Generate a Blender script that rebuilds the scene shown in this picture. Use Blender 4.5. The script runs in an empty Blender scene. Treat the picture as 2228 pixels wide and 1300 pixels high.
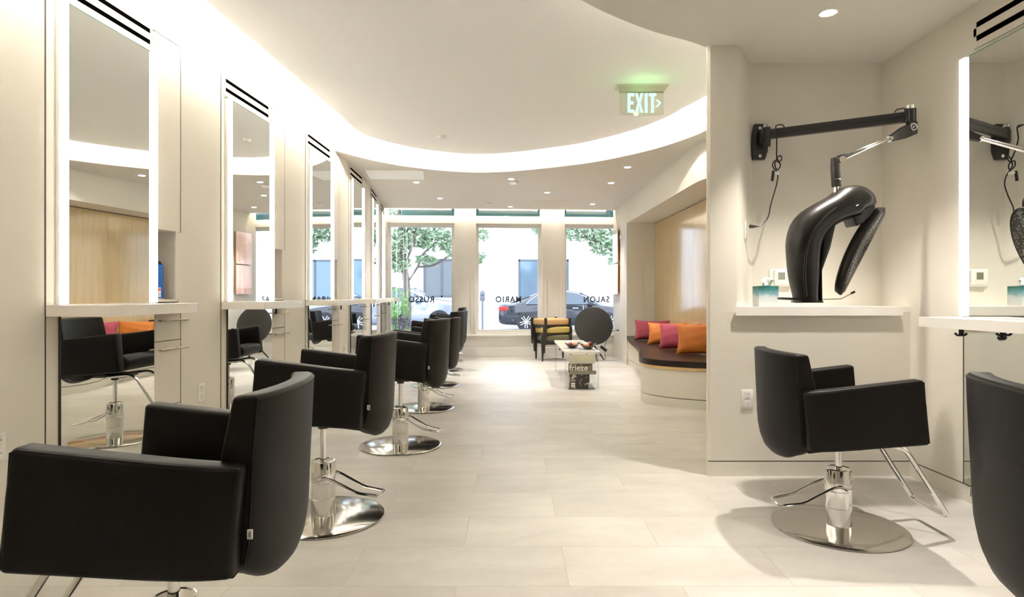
import bpy, bmesh, math, random
from mathutils import Vector, Matrix
PI = math.pi
C = bpy.context.scene.collection
S = bpy.context.scene
random.seed(7)

# ------------------------------------------------------------------ camera, world, exposure
cam_d = bpy.data.cameras.new('camera')
cam = bpy.data.objects.new('camera', cam_d); C.objects.link(cam)
cam.location = (0, 0, 1.10); cam.rotation_euler = (PI/2, 0, 0)
cam_d.sensor_width = 36.0; cam_d.lens = 1340/2228*36.0
cam_d.shift_y = -7/2228
cam_d.clip_start = 0.05; cam_d.clip_end = 300
S.camera = cam
S.view_settings.view_transform = 'Standard'; S.view_settings.look = 'None'
S.view_settings.exposure = 2.60; S.view_settings.gamma = 1.0
S.cycles.max_bounces = 12; S.cycles.diffuse_bounces = 6; S.cycles.glossy_bounces = 6
S.cycles.transmission_bounces = 8; S.cycles.transparent_max_bounces = 12
S.cycles.sample_clamp_indirect = 8.0; S.cycles.use_denoising = True
S.cycles.caustics_reflective = False; S.cycles.caustics_refractive = False

W = bpy.data.worlds.new('World'); S.world = W; W.use_nodes = True
wn = W.node_tree.nodes; wl = W.node_tree.links; wn.clear()
wo = wn.new('ShaderNodeOutputWorld'); wb = wn.new('ShaderNodeBackground')
wb.inputs['Color'].default_value = (0.80, 0.88, 1.0, 1); wb.inputs['Strength'].default_value = 0.82
wl.new(wb.outputs[0], wo.inputs[0])

CEIL = 2.62      # soffit height
RAISED = 2.78    # underside of the raised ceiling panel
WARM = (1.0, 0.935, 0.84)
COVE_STRENGTH = 21.0
STRIP_STRENGTH = 1.6
DOWN_POWER = 50.0

# ------------------------------------------------------------------ materials
def mat(name, col, rough=0.5, metal=0.0, spec=0.5, emit=None, es=0.0, coat=0.0, bump=None, vary=None, aniso=0):
    m = bpy.data.materials.new(name); m.use_nodes = True
    nt = m.node_tree; b = nt.nodes['Principled BSDF']
    b.inputs['Base Color'].default_value = (*col, 1); b.inputs['Roughness'].default_value = rough
    b.inputs['Metallic'].default_value = metal; b.inputs['Specular IOR Level'].default_value = spec
    b.inputs['Coat Weight'].default_value = coat; b.inputs['Coat Roughness'].default_value = 0.08
    if emit: b.inputs['Emission Color'].default_value = (*emit, 1); b.inputs['Emission Strength'].default_value = es
    tc = None
    if bump or vary: tc = nt.nodes.new('ShaderNodeTexCoord')
    if bump:
        sc, st = bump
        n = nt.nodes.new('ShaderNodeTexNoise'); n.inputs['Scale'].default_value = sc; n.inputs['Detail'].default_value = 3
        bp = nt.nodes.new('ShaderNodeBump'); bp.inputs['Strength'].default_value = st; bp.inputs['Distance'].default_value = 0.002
        nt.links.new(tc.outputs['Object'], n.inputs['Vector']); nt.links.new(n.outputs['Fac'], bp.inputs['Height'])
        nt.links.new(bp.outputs[0], b.inputs['Normal'])
    if vary:
        sc, c2 = vary
        n = nt.nodes.new('ShaderNodeTexNoise'); n.inputs['Scale'].default_value = sc; n.inputs['Detail'].default_value = 4
        mx = nt.nodes.new('ShaderNodeMix'); mx.data_type = 'RGBA'
        mx.inputs[6].default_value = (*col, 1); mx.inputs[7].default_value = (*c2, 1)
        nt.links.new(tc.outputs['Object'], n.inputs['Vector']); nt.links.new(n.outputs['Fac'], mx.inputs[0])
        nt.links.new(mx.outputs[2], b.inputs['Base Color'])
    return m

def emis(name, col, s):
    m = bpy.data.materials.new(name); m.use_nodes = True
    nt = m.node_tree; nt.nodes.clear()
    o = nt.nodes.new('ShaderNodeOutputMaterial'); e = nt.nodes.new('ShaderNodeEmission')
    e.inputs[0].default_value = (*col, 1); e.inputs[1].default_value = s
    nt.links.new(e.outputs[0], o.inputs[0]); return m

def glass(name, tint=(1, 1, 1), refl=0.9, rough=0.0):
    m = bpy.data.materials.new(name); m.use_nodes = True
    nt = m.node_tree; nt.nodes.clear(); N = nt.nodes.new; L = nt.links.new
    o = N('ShaderNodeOutputMaterial'); mx = N('ShaderNodeMixShader'); t = N('ShaderNodeBsdfTransparent'); g = N('ShaderNodeBsdfGlossy')
    fr = N('ShaderNodeFresnel'); fr.inputs[0].default_value = 1.5
    mu = N('ShaderNodeMath'); mu.operation = 'MULTIPLY'; mu.inputs[1].default_value = refl
    t.inputs[0].default_value = (*tint, 1); g.inputs['Roughness'].default_value = rough
    L(fr.outputs[0], mu.inputs[0]); L(mu.outputs[0], mx.inputs[0]); L(t.outputs[0], mx.inputs[1]); L(g.outputs[0], mx.inputs[2]); L(mx.outputs[0], o.inputs[0])
    return m

def floor_mat():
    m = bpy.data.materials.new('stone_tile_floor'); m.use_nodes = True
    nt = m.node_tree; N = nt.nodes.new; L = nt.links.new; b = nt.nodes['Principled BSDF']
    tc = N('ShaderNodeTexCoord'); mp = N('ShaderNodeMapping')
    mp.inputs['Location'].default_value = (0.21+0.4265*2, -2.327+0.3666*20, 0)
    L(tc.outputs['Object'], mp.inputs[0])
    br = N('ShaderNodeTexBrick'); br.offset = 0.5; br.squash = 1.0
    br.inputs['Scale'].default_value = 1.0; br.inputs['Brick Width'].default_value = 0.853; br.inputs['Row Height'].default_value = 0.3666
    br.inputs['Mortar Size'].default_value = 0.0016; br.inputs['Mortar Smooth'].default_value = 0.1; br.inputs['Bias'].default_value = 0.0
    br.inputs['Color1'].default_value = (0.0, 0.0, 0.0, 1); br.inputs['Color2'].default_value = (1, 1, 1, 1); br.inputs['Mortar'].default_value = (0.5, 0.5, 0.5, 1)
    L(mp.outputs[0], br.inputs['Vector'])
    mp2 = N('ShaderNodeMapping'); mp2.inputs['Scale'].default_value = (1.1, 2.2, 1); L(tc.outputs['Object'], mp2.inputs[0])
    # each tile gets its own offset of the mottling
    ad = N('ShaderNodeVectorMath'); ad.operation = 'MULTIPLY_ADD'; ad.inputs[1].default_value = (7, 5, 3)
    L(br.outputs['Color'], ad.inputs[0]); L(mp2.outputs[0], ad.inputs[2])
    n1 = N('ShaderNodeTexNoise'); n1.inputs['Scale'].default_value = 1.6; n1.inputs['Detail'].default_value = 6; n1.inputs['Roughness'].default_value = 0.62
    n1.inputs['Distortion'].default_value = 0.35
    L(ad.outputs[0], n1.inputs['Vector'])
    cr = N('ShaderNodeValToRGB'); e = cr.color_ramp.elements
    e[0].position = 0.30; e[0].color = (0.46, 0.438, 0.405, 1); e[1].position = 0.72; e[1].color = (0.61, 0.588, 0.550, 1)
    L(n1.outputs['Fac'], cr.inputs[0])
    # tile to tile tone
    tv = N('ShaderNodeMix'); tv.data_type = 'RGBA'; tv.blend_type = 'MULTIPLY'; tv.inputs[0].default_value = 1
    tr = N('ShaderNodeMapRange'); tr.inputs[3].default_value = 0.93; tr.inputs[4].default_value = 1.04
    L(br.outputs['Color'], tr.inputs[0]); L(cr.outputs[0], tv.inputs[6]); L(tr.outputs[0], tv.inputs[7])
    mo = N('ShaderNodeMix'); mo.data_type = 'RGBA'; mo.inputs[7].default_value = (0.30, 0.27, 0.22, 1)
    mf = N('ShaderNodeMath'); mf.operation = 'MULTIPLY'; mf.inputs[1].default_value = 0.55
    L(br.outputs['Fac'], mf.inputs[0]); L(mf.outputs[0], mo.inputs[0]); L(tv.outputs[2], mo.inputs[6])
    L(mo.outputs[2], b.inputs['Base Color'])
    rr = N('ShaderNodeMapRange'); rr.inputs[3].default_value = 0.34; rr.inputs[4].default_value = 0.50
    L(n1.outputs['Fac'], rr.inputs[0]); L(rr.outputs[0], b.inputs['Roughness'])
    b.inputs['Specular IOR Level'].default_value = 0.35
    return m

def wood_mat():
    m = bpy.data.materials.new('pale_maple'); m.use_nodes = True
    nt = m.node_tree; N = nt.nodes.new; L = nt.links.new; b = nt.nodes['Principled BSDF']
    tc = N('ShaderNodeTexCoord'); mp = N('ShaderNodeMapping'); mp.inputs['Scale'].default_value = (9, 9, 0.7)
    L(tc.outputs['Object'], mp.inputs[0])
    n = N('ShaderNodeTexNoise'); n.inputs['Scale'].default_value = 2.2; n.inputs['Detail'].default_value = 5; n.inputs['Distortion'].default_value = 0.5
    L(mp.outputs[0], n.inputs['Vector'])
    cr = N('ShaderNodeValToRGB'); e = cr.color_ramp.elements
    e[0].position = 0.3; e[0].color = (0.53, 0.385, 0.185, 1); e[1].position = 0.75; e[1].color = (0.60, 0.445, 0.23, 1)
    L(n.outputs['Fac'], cr.inputs[0]); L(cr.outputs[0], b.inputs['Base Color'])
    b.inputs['Roughness'].default_value = 0.16; b.inputs['Specular IOR Level'].default_value = 0.6; b.inputs['Coat Weight'].default_value = 0.7; b.inputs['Coat Roughness'].default_value = 0.10
    return m

def art_mat():
    m = bpy.data.materials.new('pink_art_print'); m.use_nodes = True
    nt = m.node_tree; N = nt.nodes.new; L = nt.links.new; b = nt.nodes['Principled BSDF']
    tc = N('ShaderNodeTexCoord'); mp = N('ShaderNodeMapping'); mp.inputs['Scale'].default_value = (0, 6, 0.6)
    L(tc.outputs['Object'], mp.inputs[0])
    n = N('ShaderNodeTexNoise'); n.inputs['Scale'].default_value = 1.5; n.inputs['Detail'].default_value = 2
    L(mp.outputs[0], n.inputs['Vector'])
    cr = N('ShaderNodeValToRGB'); e = cr.color_ramp.elements
    e[0].position = 0.35; e[0].color = (0.93, 0.50, 0.40, 1); e[1].position = 0.65; e[1].color = (0.93, 0.72, 0.69, 1)
    L(n.outputs['Fac'], cr.inputs[0]); L(cr.outputs[0], b.inputs['Base Color'])
    b.inputs['Roughness'].default_value = 0.06; b.inputs['Coat Weight'].default_value = 0.6
    return m

def gradient_box_mat():      # tissue carton: teal at the top, clouds below
    m = bpy.data.materials.new('tissue_carton_print'); m.use_nodes = True
    nt = m.node_tree; N = nt.nodes.new; L = nt.links.new; b = nt.nodes['Principled BSDF']
    tc = N('ShaderNodeTexCoord'); sp = N('ShaderNodeSeparateXYZ'); L(tc.outputs['Object'], sp.inputs[0])
    n = N('ShaderNodeTexNoise'); n.inputs['Scale'].default_value = 16; n.inputs['Detail'].default_value = 4
    L(tc.outputs['Object'], n.inputs['Vector'])
    ma = N('ShaderNodeMath'); ma.operation = 'MULTIPLY_ADD'; ma.inputs[1].default_value = 0.06
    L(n.outputs['Fac'], ma.inputs[0]); L(sp.outputs[2], ma.inputs[2])
    cr = N('ShaderNodeValToRGB'); cr.color_ramp.interpolation = 'EASE'; e = cr.color_ramp.elements
    e[0].position = 0.02; e[0].color = (0.58, 0.57, 0.55, 1); e[1].position = 0.155; e[1].color = (0.02, 0.12, 0.10, 1)
    k = e.new(0.085); k.color = (0.50, 0.56, 0.58, 1); k = e.new(0.11); k.color = (0.16, 0.33, 0.38, 1); k = e.new(0.135); k.color = (0.05, 0.22, 0.22, 1)
    L(ma.outputs[0], cr.inputs[0]); L(cr.outputs[0], b.inputs['Base Color']); b.inputs['Roughness'].default_value = 0.4
    return m

def mag_mat(name, dark, light, sc, pos=0.5):
    m = bpy.data.materials.new(name); m.use_nodes = True
    nt = m.node_tree; N = nt.nodes.new; L = nt.links.new; b = nt.nodes['Principled BSDF']
    tc = N('ShaderNodeTexCoord')
    n = N('ShaderNodeTexNoise'); n.inputs['Scale'].default_value = sc; n.inputs['Detail'].default_value = 2; n.inputs['Distortion'].default_value = 1.0
    L(tc.outputs['Object'], n.inputs['Vector'])
    cr = N('ShaderNodeValToRGB'); e = cr.color_ramp.elements
    e[0].position = pos; e[0].color = (*dark, 1); e[1].position = pos+0.08; e[1].color = (*light, 1)
    L(n.outputs['Fac'], cr.inputs[0]); L(cr.outputs[0], b.inputs['Base Color']); b.inputs['Roughness'].default_value = 0.3
    return m

def facade_mat():
    m = bpy.data.materials.new('white_facade'); m.use_nodes = True
    nt = m.node_tree; N = nt.nodes.new; L = nt.links.new; b = nt.nodes['Principled BSDF']
    tc = N('ShaderNodeTexCoord'); sp = N('ShaderNodeSeparateXYZ'); cb = N('ShaderNodeCombineXYZ')
    L(tc.outputs['Object'], sp.inputs[0]); L(sp.outputs[0], cb.inputs[0]); L(sp.outputs[2], cb.inputs[1])
    br = N('ShaderNodeTexBrick'); br.inputs['Scale'].default_value = 1; br.inputs['Brick Width'].default_value = 3.2; br.inputs['Row Height'].default_value = 0.62
    br.inputs['Mortar Size'].default_value = 0.012; br.inputs['Color1'].default_value = (0.80, 0.80, 0.80, 1); br.inputs['Color2'].default_value = (0.76, 0.77, 0.78, 1)
    br.inputs['Mortar'].default_value = (0.36, 0.40, 0.46, 1); L(cb.outputs[0], br.inputs['Vector']); L(br.outputs['Color'], b.inputs['Base Color'])
    b.inputs['Roughness'].default_value = 0.8
    return m

M = dict(
    wall=mat('warm_white_paint', (0.70, 0.665, 0.595), 0.55, spec=0.35, bump=(60, 0.05)),
    wallc=mat('cabinet_paint', (0.70, 0.655, 0.58), 0.42, spec=0.4),
    trimw=mat('window_trim_paint', (0.80, 0.78, 0.74), 0.45),
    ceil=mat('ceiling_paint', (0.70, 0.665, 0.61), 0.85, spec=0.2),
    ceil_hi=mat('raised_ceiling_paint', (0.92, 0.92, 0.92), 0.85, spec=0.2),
    cove=mat('cove_paint', (0.80, 0.77, 0.70), 0.8, spec=0.2),
    floor=floor_mat(), wood=wood_mat(),
    gap=mat('dark_gap', (0.045, 0.035, 0.025), 0.8),
    seam=mat('seam_shade_and_edge', (0.085, 0.07, 0.05), 0.8),  # shade of seams and reveals put into colour; also a dark mirror edge
    slot=mat('vent_slot_shade', (0.0012, 0.0010, 0.0008), 1.0, spec=0.0),  # near-black colour carries the shade inside the vent slots
    mirror=mat('mirror_glass', (0.88, 0.905, 0.875), 0.012, 1.0),
    mirror_edge=mat('mirror_edge_green', (0.25, 0.42, 0.33), 0.2),
    strip=emis('led_strip', (1.0, 0.95, 0.85), STRIP_STRENGTH),
    cove_led=emis('cove_led_tape', (1.0, 0.955, 0.90), COVE_STRENGTH),
    head_led=emis('header_led_tape', (1.0, 0.91, 0.74), 8.0),
    lens=emis('downlight_lens', (1.0, 0.95, 0.86), 9.0),
    quartz=mat('white_quartz', (0.87, 0.84, 0.79), 0.25, spec=0.5),
    leather=mat('black_leather', (0.0060, 0.0048, 0.0036), 0.45, spec=0.18, bump=(160, 0.18)),
    bench_leather=mat('brown_leather', (0.016, 0.012, 0.009), 0.33, spec=0.3, bump=(120, 0.15)),
    chrome=mat('chrome', (0.80, 0.79, 0.77), 0.09, 1.0),
    steel=mat('polished_steel_plate', (0.56, 0.54, 0.50), 0.13, 1.0),
    black=mat('black_plastic', (0.014, 0.012, 0.011), 0.35),
    blackm=mat('black_anodised_metal', (0.016, 0.014, 0.013), 0.38, 0.0, 0.6),
    gloss=mat('glossy_black_shell', (0.012, 0.0095, 0.0075), 0.38, spec=0.4),
    grill=mag_mat('perforated_grill', (0.012, 0.010, 0.008), (0.35, 0.32, 0.27), 170.0, 0.56),
    white=mat('white_plastic', (0.80, 0.78, 0.74), 0.35),
    grey=mat('grey_plastic', (0.30, 0.30, 0.29), 0.4),
    lcd=mat('lcd_green_grey', (0.20, 0.22, 0.16), 0.12),
    bronze=mat('brushed_bronze', (0.36, 0.30, 0.21), 0.3, 1.0),
    red=mat('raspberry_velvet', (0.22, 0.022, 0.040), 0.75, vary=(9, (0.28, 0.036, 0.06)), bump=(14, 0.5)),
    pink=mat('bright_raspberry_velvet', (0.30, 0.030, 0.062), 0.7, vary=(9, (0.36, 0.05, 0.09)), bump=(14, 0.5)),
    orange=mat('orange_velvet', (0.42, 0.115, 0.010), 0.7, vary=(9, (0.50, 0.155, 0.018)), bump=(14, 0.5)),
    plum=mat('dark_plum_velvet', (0.045, 0.018, 0.028), 0.7, bump=(14, 0.5)),
    maple_edge=mat('maple_edge', (0.66, 0.45, 0.20), 0.4),
    art=art_mat(), art_side=mat('art_side_orange', (0.75, 0.38, 0.16), 0.4),
    gl=glass('window_glass', (0.97, 0.985, 1.0), 0.8),
    acr=glass('clear_acrylic', (0.93, 0.95, 0.95), 1.0),
    teal=mat('teal_awning', (0.10, 0.24, 0.23), 0.7),
    darkwood=mat('dark_stained_oak', (0.022, 0.020, 0.015), 0.4),
    footwood=mat('brown_leg_foot', (0.045, 0.022, 0.012), 0.4),
    tan=mat('tan_upholstery', (0.60, 0.37, 0.17), 0.9, bump=(80, 0.3)),
    mustard=mat('mustard_upholstery', (0.52, 0.40, 0.12), 0.9, bump=(80, 0.3)),
    olive=mat('olive_upholstery', (0.13, 0.12, 0.06), 0.9, bump=(80, 0.3)),
    tabletop=mat('black_table_top', (0.030, 0.028, 0.026), 0.45),
    bowl=mat('smoked_glass_bowl', (0.10, 0.085, 0.065), 0.08, 0.6),
    peach=mat('peach_skin', (0.80, 0.30, 0.18), 0.6, vary=(30, (0.85, 0.50, 0.32))),
    plumfruit=mat('dark_red_fruit', (0.16, 0.015, 0.03), 0.4),
    blue=mat('blue_can_paint', (0.025, 0.13, 0.48), 0.25, 0.3),
    purple=mat('purple_can_paint', (0.32, 0.12, 0.36), 0.25, 0.3),
    orangelab=mat('orange_price_dot', (0.75, 0.12, 0.03), 0.5),
    carton=gradient_box_mat(), tissue=mat('tissue_paper', (0.85, 0.83, 0.79), 0.9),
    exitpanel=glass('exit_acrylic', (0.93, 0.96, 0.90), 0.8),
    exitgreen=emis('exit_letters_green', (0.42, 1.0, 0.58), 0.32),
    metalgrey=mat('painted_metal_beige', (0.42, 0.39, 0.32), 0.45, 0.3),
    vinyl=mat('dark_vinyl_letters', (0.008, 0.010, 0.016), 0.5),
    pave=mat('pale_concrete', (0.52, 0.52, 0.52), 0.9), asphalt=mat('pale_asphalt', (0.40, 0.41, 0.43), 0.9),  # pale greys for sidewalk and road
    facade=facade_mat(), fglass=mat('facade_window_glass', (0.16, 0.23, 0.30), 0.08, 0.3),
    fframe=mat('facade_window_frame', (0.10, 0.115, 0.14), 0.5), blinds=mat('grey_blinds', (0.16, 0.175, 0.185), 0.7),
    carblack=mat('dark_car_paint', (0.020, 0.023, 0.035), 0.15, 0.2, coat=1.0),
    carsilver=mat('silver_blue_car_paint', (0.36, 0.40, 0.50), 0.2, 0.5, coat=1.0),
    carglass=mat('car_glass', (0.09, 0.12, 0.15), 0.04, 0.2), tyre=mat('tyre_rubber', (0.03, 0.03, 0.033), 0.8),
    alloy=mat('alloy_rim', (0.72, 0.73, 0.76), 0.3, 0.6), tail=mat('red_tail_lens', (0.65, 0.03, 0.02), 0.2),
    bark=mat('tree_bark', (0.13, 0.11, 0.095), 0.9, bump=(20, 0.6)),
    leaf=mat('tree_leaf', (0.16, 0.27, 0.15), 0.6, vary=(3, (0.33, 0.42, 0.27))),
    leafy=mat('plant_leaf', (0.10, 0.27, 0.10), 0.6, vary=(5, (0.32, 0.48, 0.16))),
    purpleleaf=mat('purple_leaf', (0.10, 0.07, 0.12), 0.6),
    meter=mat('parking_meter_grey', (0.17, 0.18, 0.21), 0.4, 0.4),
    magdark=mag_mat('magazine_cover_photo', (0.045, 0.04, 0.033), (0.50, 0.48, 0.42), 13.0, 0.52),
    magmid=mag_mat('magazine_cover_collage', (0.085, 0.07, 0.04), (0.20, 0.18, 0.12), 12.0, 0.45),
    magpale=mat('pale_magazine_cover', (0.62, 0.60, 0.52), 0.35), yellow=mat('yellow_print', (0.72, 0.70, 0.22), 0.4),
    shelfgrey=mat('grey_metal_lip', (0.30, 0.28, 0.23), 0.35, 0.5),
)

# ------------------------------------------------------------------ mesh helpers
def fin(name, bm, m, parent=None, smooth=True, ang=35):
    bmesh.ops.recalc_face_normals(bm, faces=bm.faces[:])
    me = bpy.data.meshes.new(name); bm.to_mesh(me); bm.free()
    ms = m if isinstance(m, (list, tuple)) else [m]
    for x in ms: me.materials.append(x)
    if smooth:
        me.polygons.foreach_set('use_smooth', [True]*len(me.polygons))
        me.set_sharp_from_angle(angle=math.radians(ang))
    o = bpy.data.objects.new(name, me); C.objects.link(o)
    if parent: o.parent = parent
    return o
def NB(): return bmesh.new()
def box(bm, x0, x1, y0, y1, z0, z1, bev=0, seg=2, mi=0, mtx=None):
    t = bmesh.new()
    bmesh.ops.create_cube(t, size=1)
    for v in t.verts: v.co = Vector(((x0+x1)/2+v.co.x*(x1-x0), (y0+y1)/2+v.co.y*(y1-y0), (z0+z1)/2+v.co.z*(z1-z0)))
    if bev: bmesh.ops.bevel(t, geom=t.edges[:], offset=bev, segments=seg, affect='EDGES', profile=0.5)
    merge(bm, t, mi, mtx)
def merge(bm, t, mi=0, mtx=None):
    if mtx is not None: bmesh.ops.transform(t, matrix=mtx, verts=t.verts)
    mp = {}
    for v in t.verts: mp[v] = bm.verts.new(v.co)
    for f in t.faces:
        try:
            nf = bm.faces.new([mp[v] for v in f.verts]); nf.material_index = mi if mi is not None else f.material_index
        except ValueError: pass
    t.free()
def prism(bm, pts, z0, z1, bev=0, seg=2, mi=0, mtx=None):
    t = bmesh.new()
    a = [t.verts.new((p[0], p[1], z0)) for p in pts]; b = [t.verts.new((p[0], p[1], z1)) for p in pts]
    n = len(pts)
    t.faces.new(a[::-1]); t.faces.new(b)
    for i in range(n): t.faces.new((a[i], a[(i+1) % n], b[(i+1) % n], b[i]))
    if bev:
        es = [e for e in t.edges if len(e.link_faces) == 2 and e.calc_face_angle(0) > 0.6]
        bmesh.ops.bevel(t, geom=es, offset=bev, segments=seg, affect='EDGES', profile=0.5)
    merge(bm, t, mi, mtx)
def loft(bm, secs, cap=True, bev=0, seg=3, mi=0, mtx=None, closed=True, bang=0.6):
    t = bmesh.new(); R = [[t.verts.new(p) for p in s] for s in secs]; n = len(secs[0])
    for a, b in zip(R, R[1:]):
        for i in range(n if closed else n-1):
            t.faces.new((a[i], a[(i+1) % n], b[(i+1) % n], b[i]))
    if cap: t.faces.new(R[0][::-1]); t.faces.new(R[-1])
    if bev:
        bmesh.ops.recalc_face_normals(t, faces=t.faces[:])
        es = [e for e in t.edges if len(e.link_faces) == 2 and e.calc_face_angle(0) > bang]
        bmesh.ops.bevel(t, geom=es, offset=bev, segments=seg, affect='EDGES', profile=0.5)
    merge(bm, t, mi, mtx)
def lathe(bm, prof, n=32, c=(0, 0, 0), mi=0, mtx=None, cap=True):
    secs = [[(c[0]+r*math.cos(2*PI*i/n), c[1]+r*math.sin(2*PI*i/n), c[2]+z) for i in range(n)] for r, z in prof]
    loft(bm, secs, cap, mi=mi, mtx=mtx)
def tube(bm, pts, r, n=10, mi=0, mtx=None, closed=False, cap=True):
    P = [Vector(p) for p in pts]; m = len(P)
    rr = r if isinstance(r, (list, tuple)) else [r]*m
    T = []
    for i in range(m):
        a = P[i-1] if (i > 0 or closed) else P[i]; b = P[(i+1) % m] if (i < m-1 or closed) else P[i]
        T.append((b-a).normalized())
    up = Vector((0, 0, 1)) if abs(T[0].z) < 0.9 else Vector((1, 0, 0))
    nrm = T[0].cross(up).normalized(); secs = []
    for i in range(m):
        nrm = (nrm - T[i]*nrm.dot(T[i])).normalized(); bn = T[i].cross(nrm)
        secs.append([P[i]+(nrm*math.cos(2*PI*k/n)+bn*math.sin(2*PI*k/n))*rr[i] for k in range(n)])
    if closed: secs.append(secs[0]); loft(bm, secs, False, mi=mi, mtx=mtx)
    else: loft(bm, secs, cap, mi=mi, mtx=mtx)
def crom(pts, k=6, closed=False):
    P = [Vector(p) for p in pts]; out = []; n = len(P)
    for i in range(n if closed else n-1):
        if closed: p0, p1, p2, p3 = P[i-1], P[i], P[(i+1) % n], P[(i+2) % n]
        else: p0, p1, p2, p3 = P[max(i-1, 0)], P[i], P[i+1], P[min(i+2, n-1)]
        for j in range(k):
            t = j/k
            out.append(0.5*((2*p1)+(p2-p0)*t+(2*p0-5*p1+4*p2-p3)*t*t+(3*p1-p0-3*p2+p3)*t**3))
    if not closed: out.append(P[-1])
    return out
def fillet(pts, r, k=5):
    P = [Vector(p) for p in pts]; out = [P[0]]
    for i in range(1, len(P)-1):
        a = (P[i-1]-P[i]); b = (P[i+1]-P[i]); d = min(r, a.length*0.48, b.length*0.48)
        s = P[i]+a.normalized()*d; e = P[i]+b.normalized()*d
        for j in range(k+1):
            t = j/k; out.append((1-t)**2*s+2*t*(1-t)*P[i]+t*t*e)
    out.append(P[-1]); return out
def off2(path, d, closed=False):
    n = len(path); out = []
    for i in range(n):
        a = path[i-1] if (i > 0 or closed) else path[i]; b = path[(i+1) % n] if (i < n-1 or closed) else path[i]
        t = Vector((b[0]-a[0], b[1]-a[1])); t.normalize()
        out.append((path[i][0]-t.y*d, path[i][1]+t.x*d))
    return out
def strip(bm, path, z0, z1, th, mi=0):
    q = off2(path, th)
    secs = [[(p[0], p[1], z0), (r[0], r[1], z0), (r[0], r[1], z1), (p[0], p[1], z1)] for p, r in zip(path, q)]
    loft(bm, secs, True, mi=mi)
def empty(name, label, cat, loc=(0, 0, 0), rz=0, group=None):
    o = bpy.data.objects.new(name, None); C.objects.link(o); o.empty_display_size = 0.05
    o.location = loc; o.rotation_euler = (0, 0, rz); o['label'] = label; o['category'] = cat
    if group: o['group'] = group
    return o
def tag(o, label, cat, group=None):
    o['label'] = label; o['category'] = cat
    if group: o['group'] = group
    return o
def struct(o, label=None):
    o['kind'] = 'structure'
    if label: o['label'] = label
    return o
def copy_tree(o, parent=None):
    c = o.copy(); C.objects.link(c)
    if parent: c.parent = parent
    for ch in list(o.children): copy_tree(ch, c)
    return c
def text_mesh(txt, size, depth=0.001, bold=0.0, align='CENTER', space=1.0, shear=0, xs=1.0):
    cu = bpy.data.curves.new('txt', 'FONT'); cu.body = txt; cu.size = size; cu.extrude = depth; cu.offset = bold
    cu.align_x = align; cu.align_y = 'CENTER'; cu.space_character = space
    o = bpy.data.objects.new('txt', cu); C.objects.link(o)
    bpy.context.view_layer.update()
    me = bpy.data.meshes.new_from_object(o.evaluated_get(bpy.context.evaluated_depsgraph_get()))
    bpy.data.objects.remove(o)
    bm = bmesh.new(); bm.from_mesh(me); bpy.data.meshes.remove(me)
    for v in bm.verts: v.co.x *= xs
    return bm

# ------------------------------------------------------------------ plan of the room
LW = [(-2.06, -3.2), (-2.12, 0.0), (-2.115, 1.6), (-2.08, 2.745), (-2.0, 3.71), (-1.967, 4.16), (-1.905, 5.15), (-1.880, 5.60), (-1.862, 6.60),
      (-1.872, 7.06), (-1.91, 8.05), (-1.955, 8.50), (-2.06, 9.45), (-2.12, 9.93), (-2.245, 10.80)]
STATIONS = [(LW[3], LW[4]), (LW[5], LW[6]), (LW[7], LW[8]), (LW[9], LW[10]), (LW[11], LW[12]), (LW[13], LW[14])]
WA = math.radians(4.1); WO = Vector((0, 11.05, 0))           # window wall frame
WM = Matrix.Translation(WO) @ Matrix.Rotation(WA, 4, 'Z')
def wy(x): return 11.05+math.tan(WA)*x

# floor
bm = NB(); box(bm, -2.6, 3.2, -3.3, 11.6, -0.06, 0.0)
struct(fin('floor', bm, M['floor'], smooth=False), 'pale stone tile floor')

# left wall: solid parts between the stations, smooth curve where free
def seg_path(a, b, n=6):
    return [(a[0]+(b[0]-a[0])*i/n, a[1]+(b[1]-a[1])*i/n) for i in range(n+1)]
bm = NB()
strip(bm, [LW[0], LW[1], LW[2], LW[3]], 0, 3.05, 0.15)
for i in (4, 6, 8, 10, 12):
    strip(bm, [LW[i], LW[i+1]], 0, 3.05, 0.15)
strip(bm, [LW[14], (-2.27, 10.96)], 0, 3.05, 0.15)
for (a, b) in STATIONS:
    d = Vector((b[0]-a[0], b[1]-a[1])); L = d.length; d.normalize()
    e = (a[0]+d.x*(L-0.25), a[1]+d.y*(L-0.25))
    strip(bm, [a, e], 0, 2.60, 0.15)                 # behind the mirror
    strip(bm, [a, b], 2.60, 3.05, 0.15)              # above the station
struct(fin('wall_left', bm, M['wall'], smooth=False), 'warm white wall with the row of mirror stations')

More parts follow.
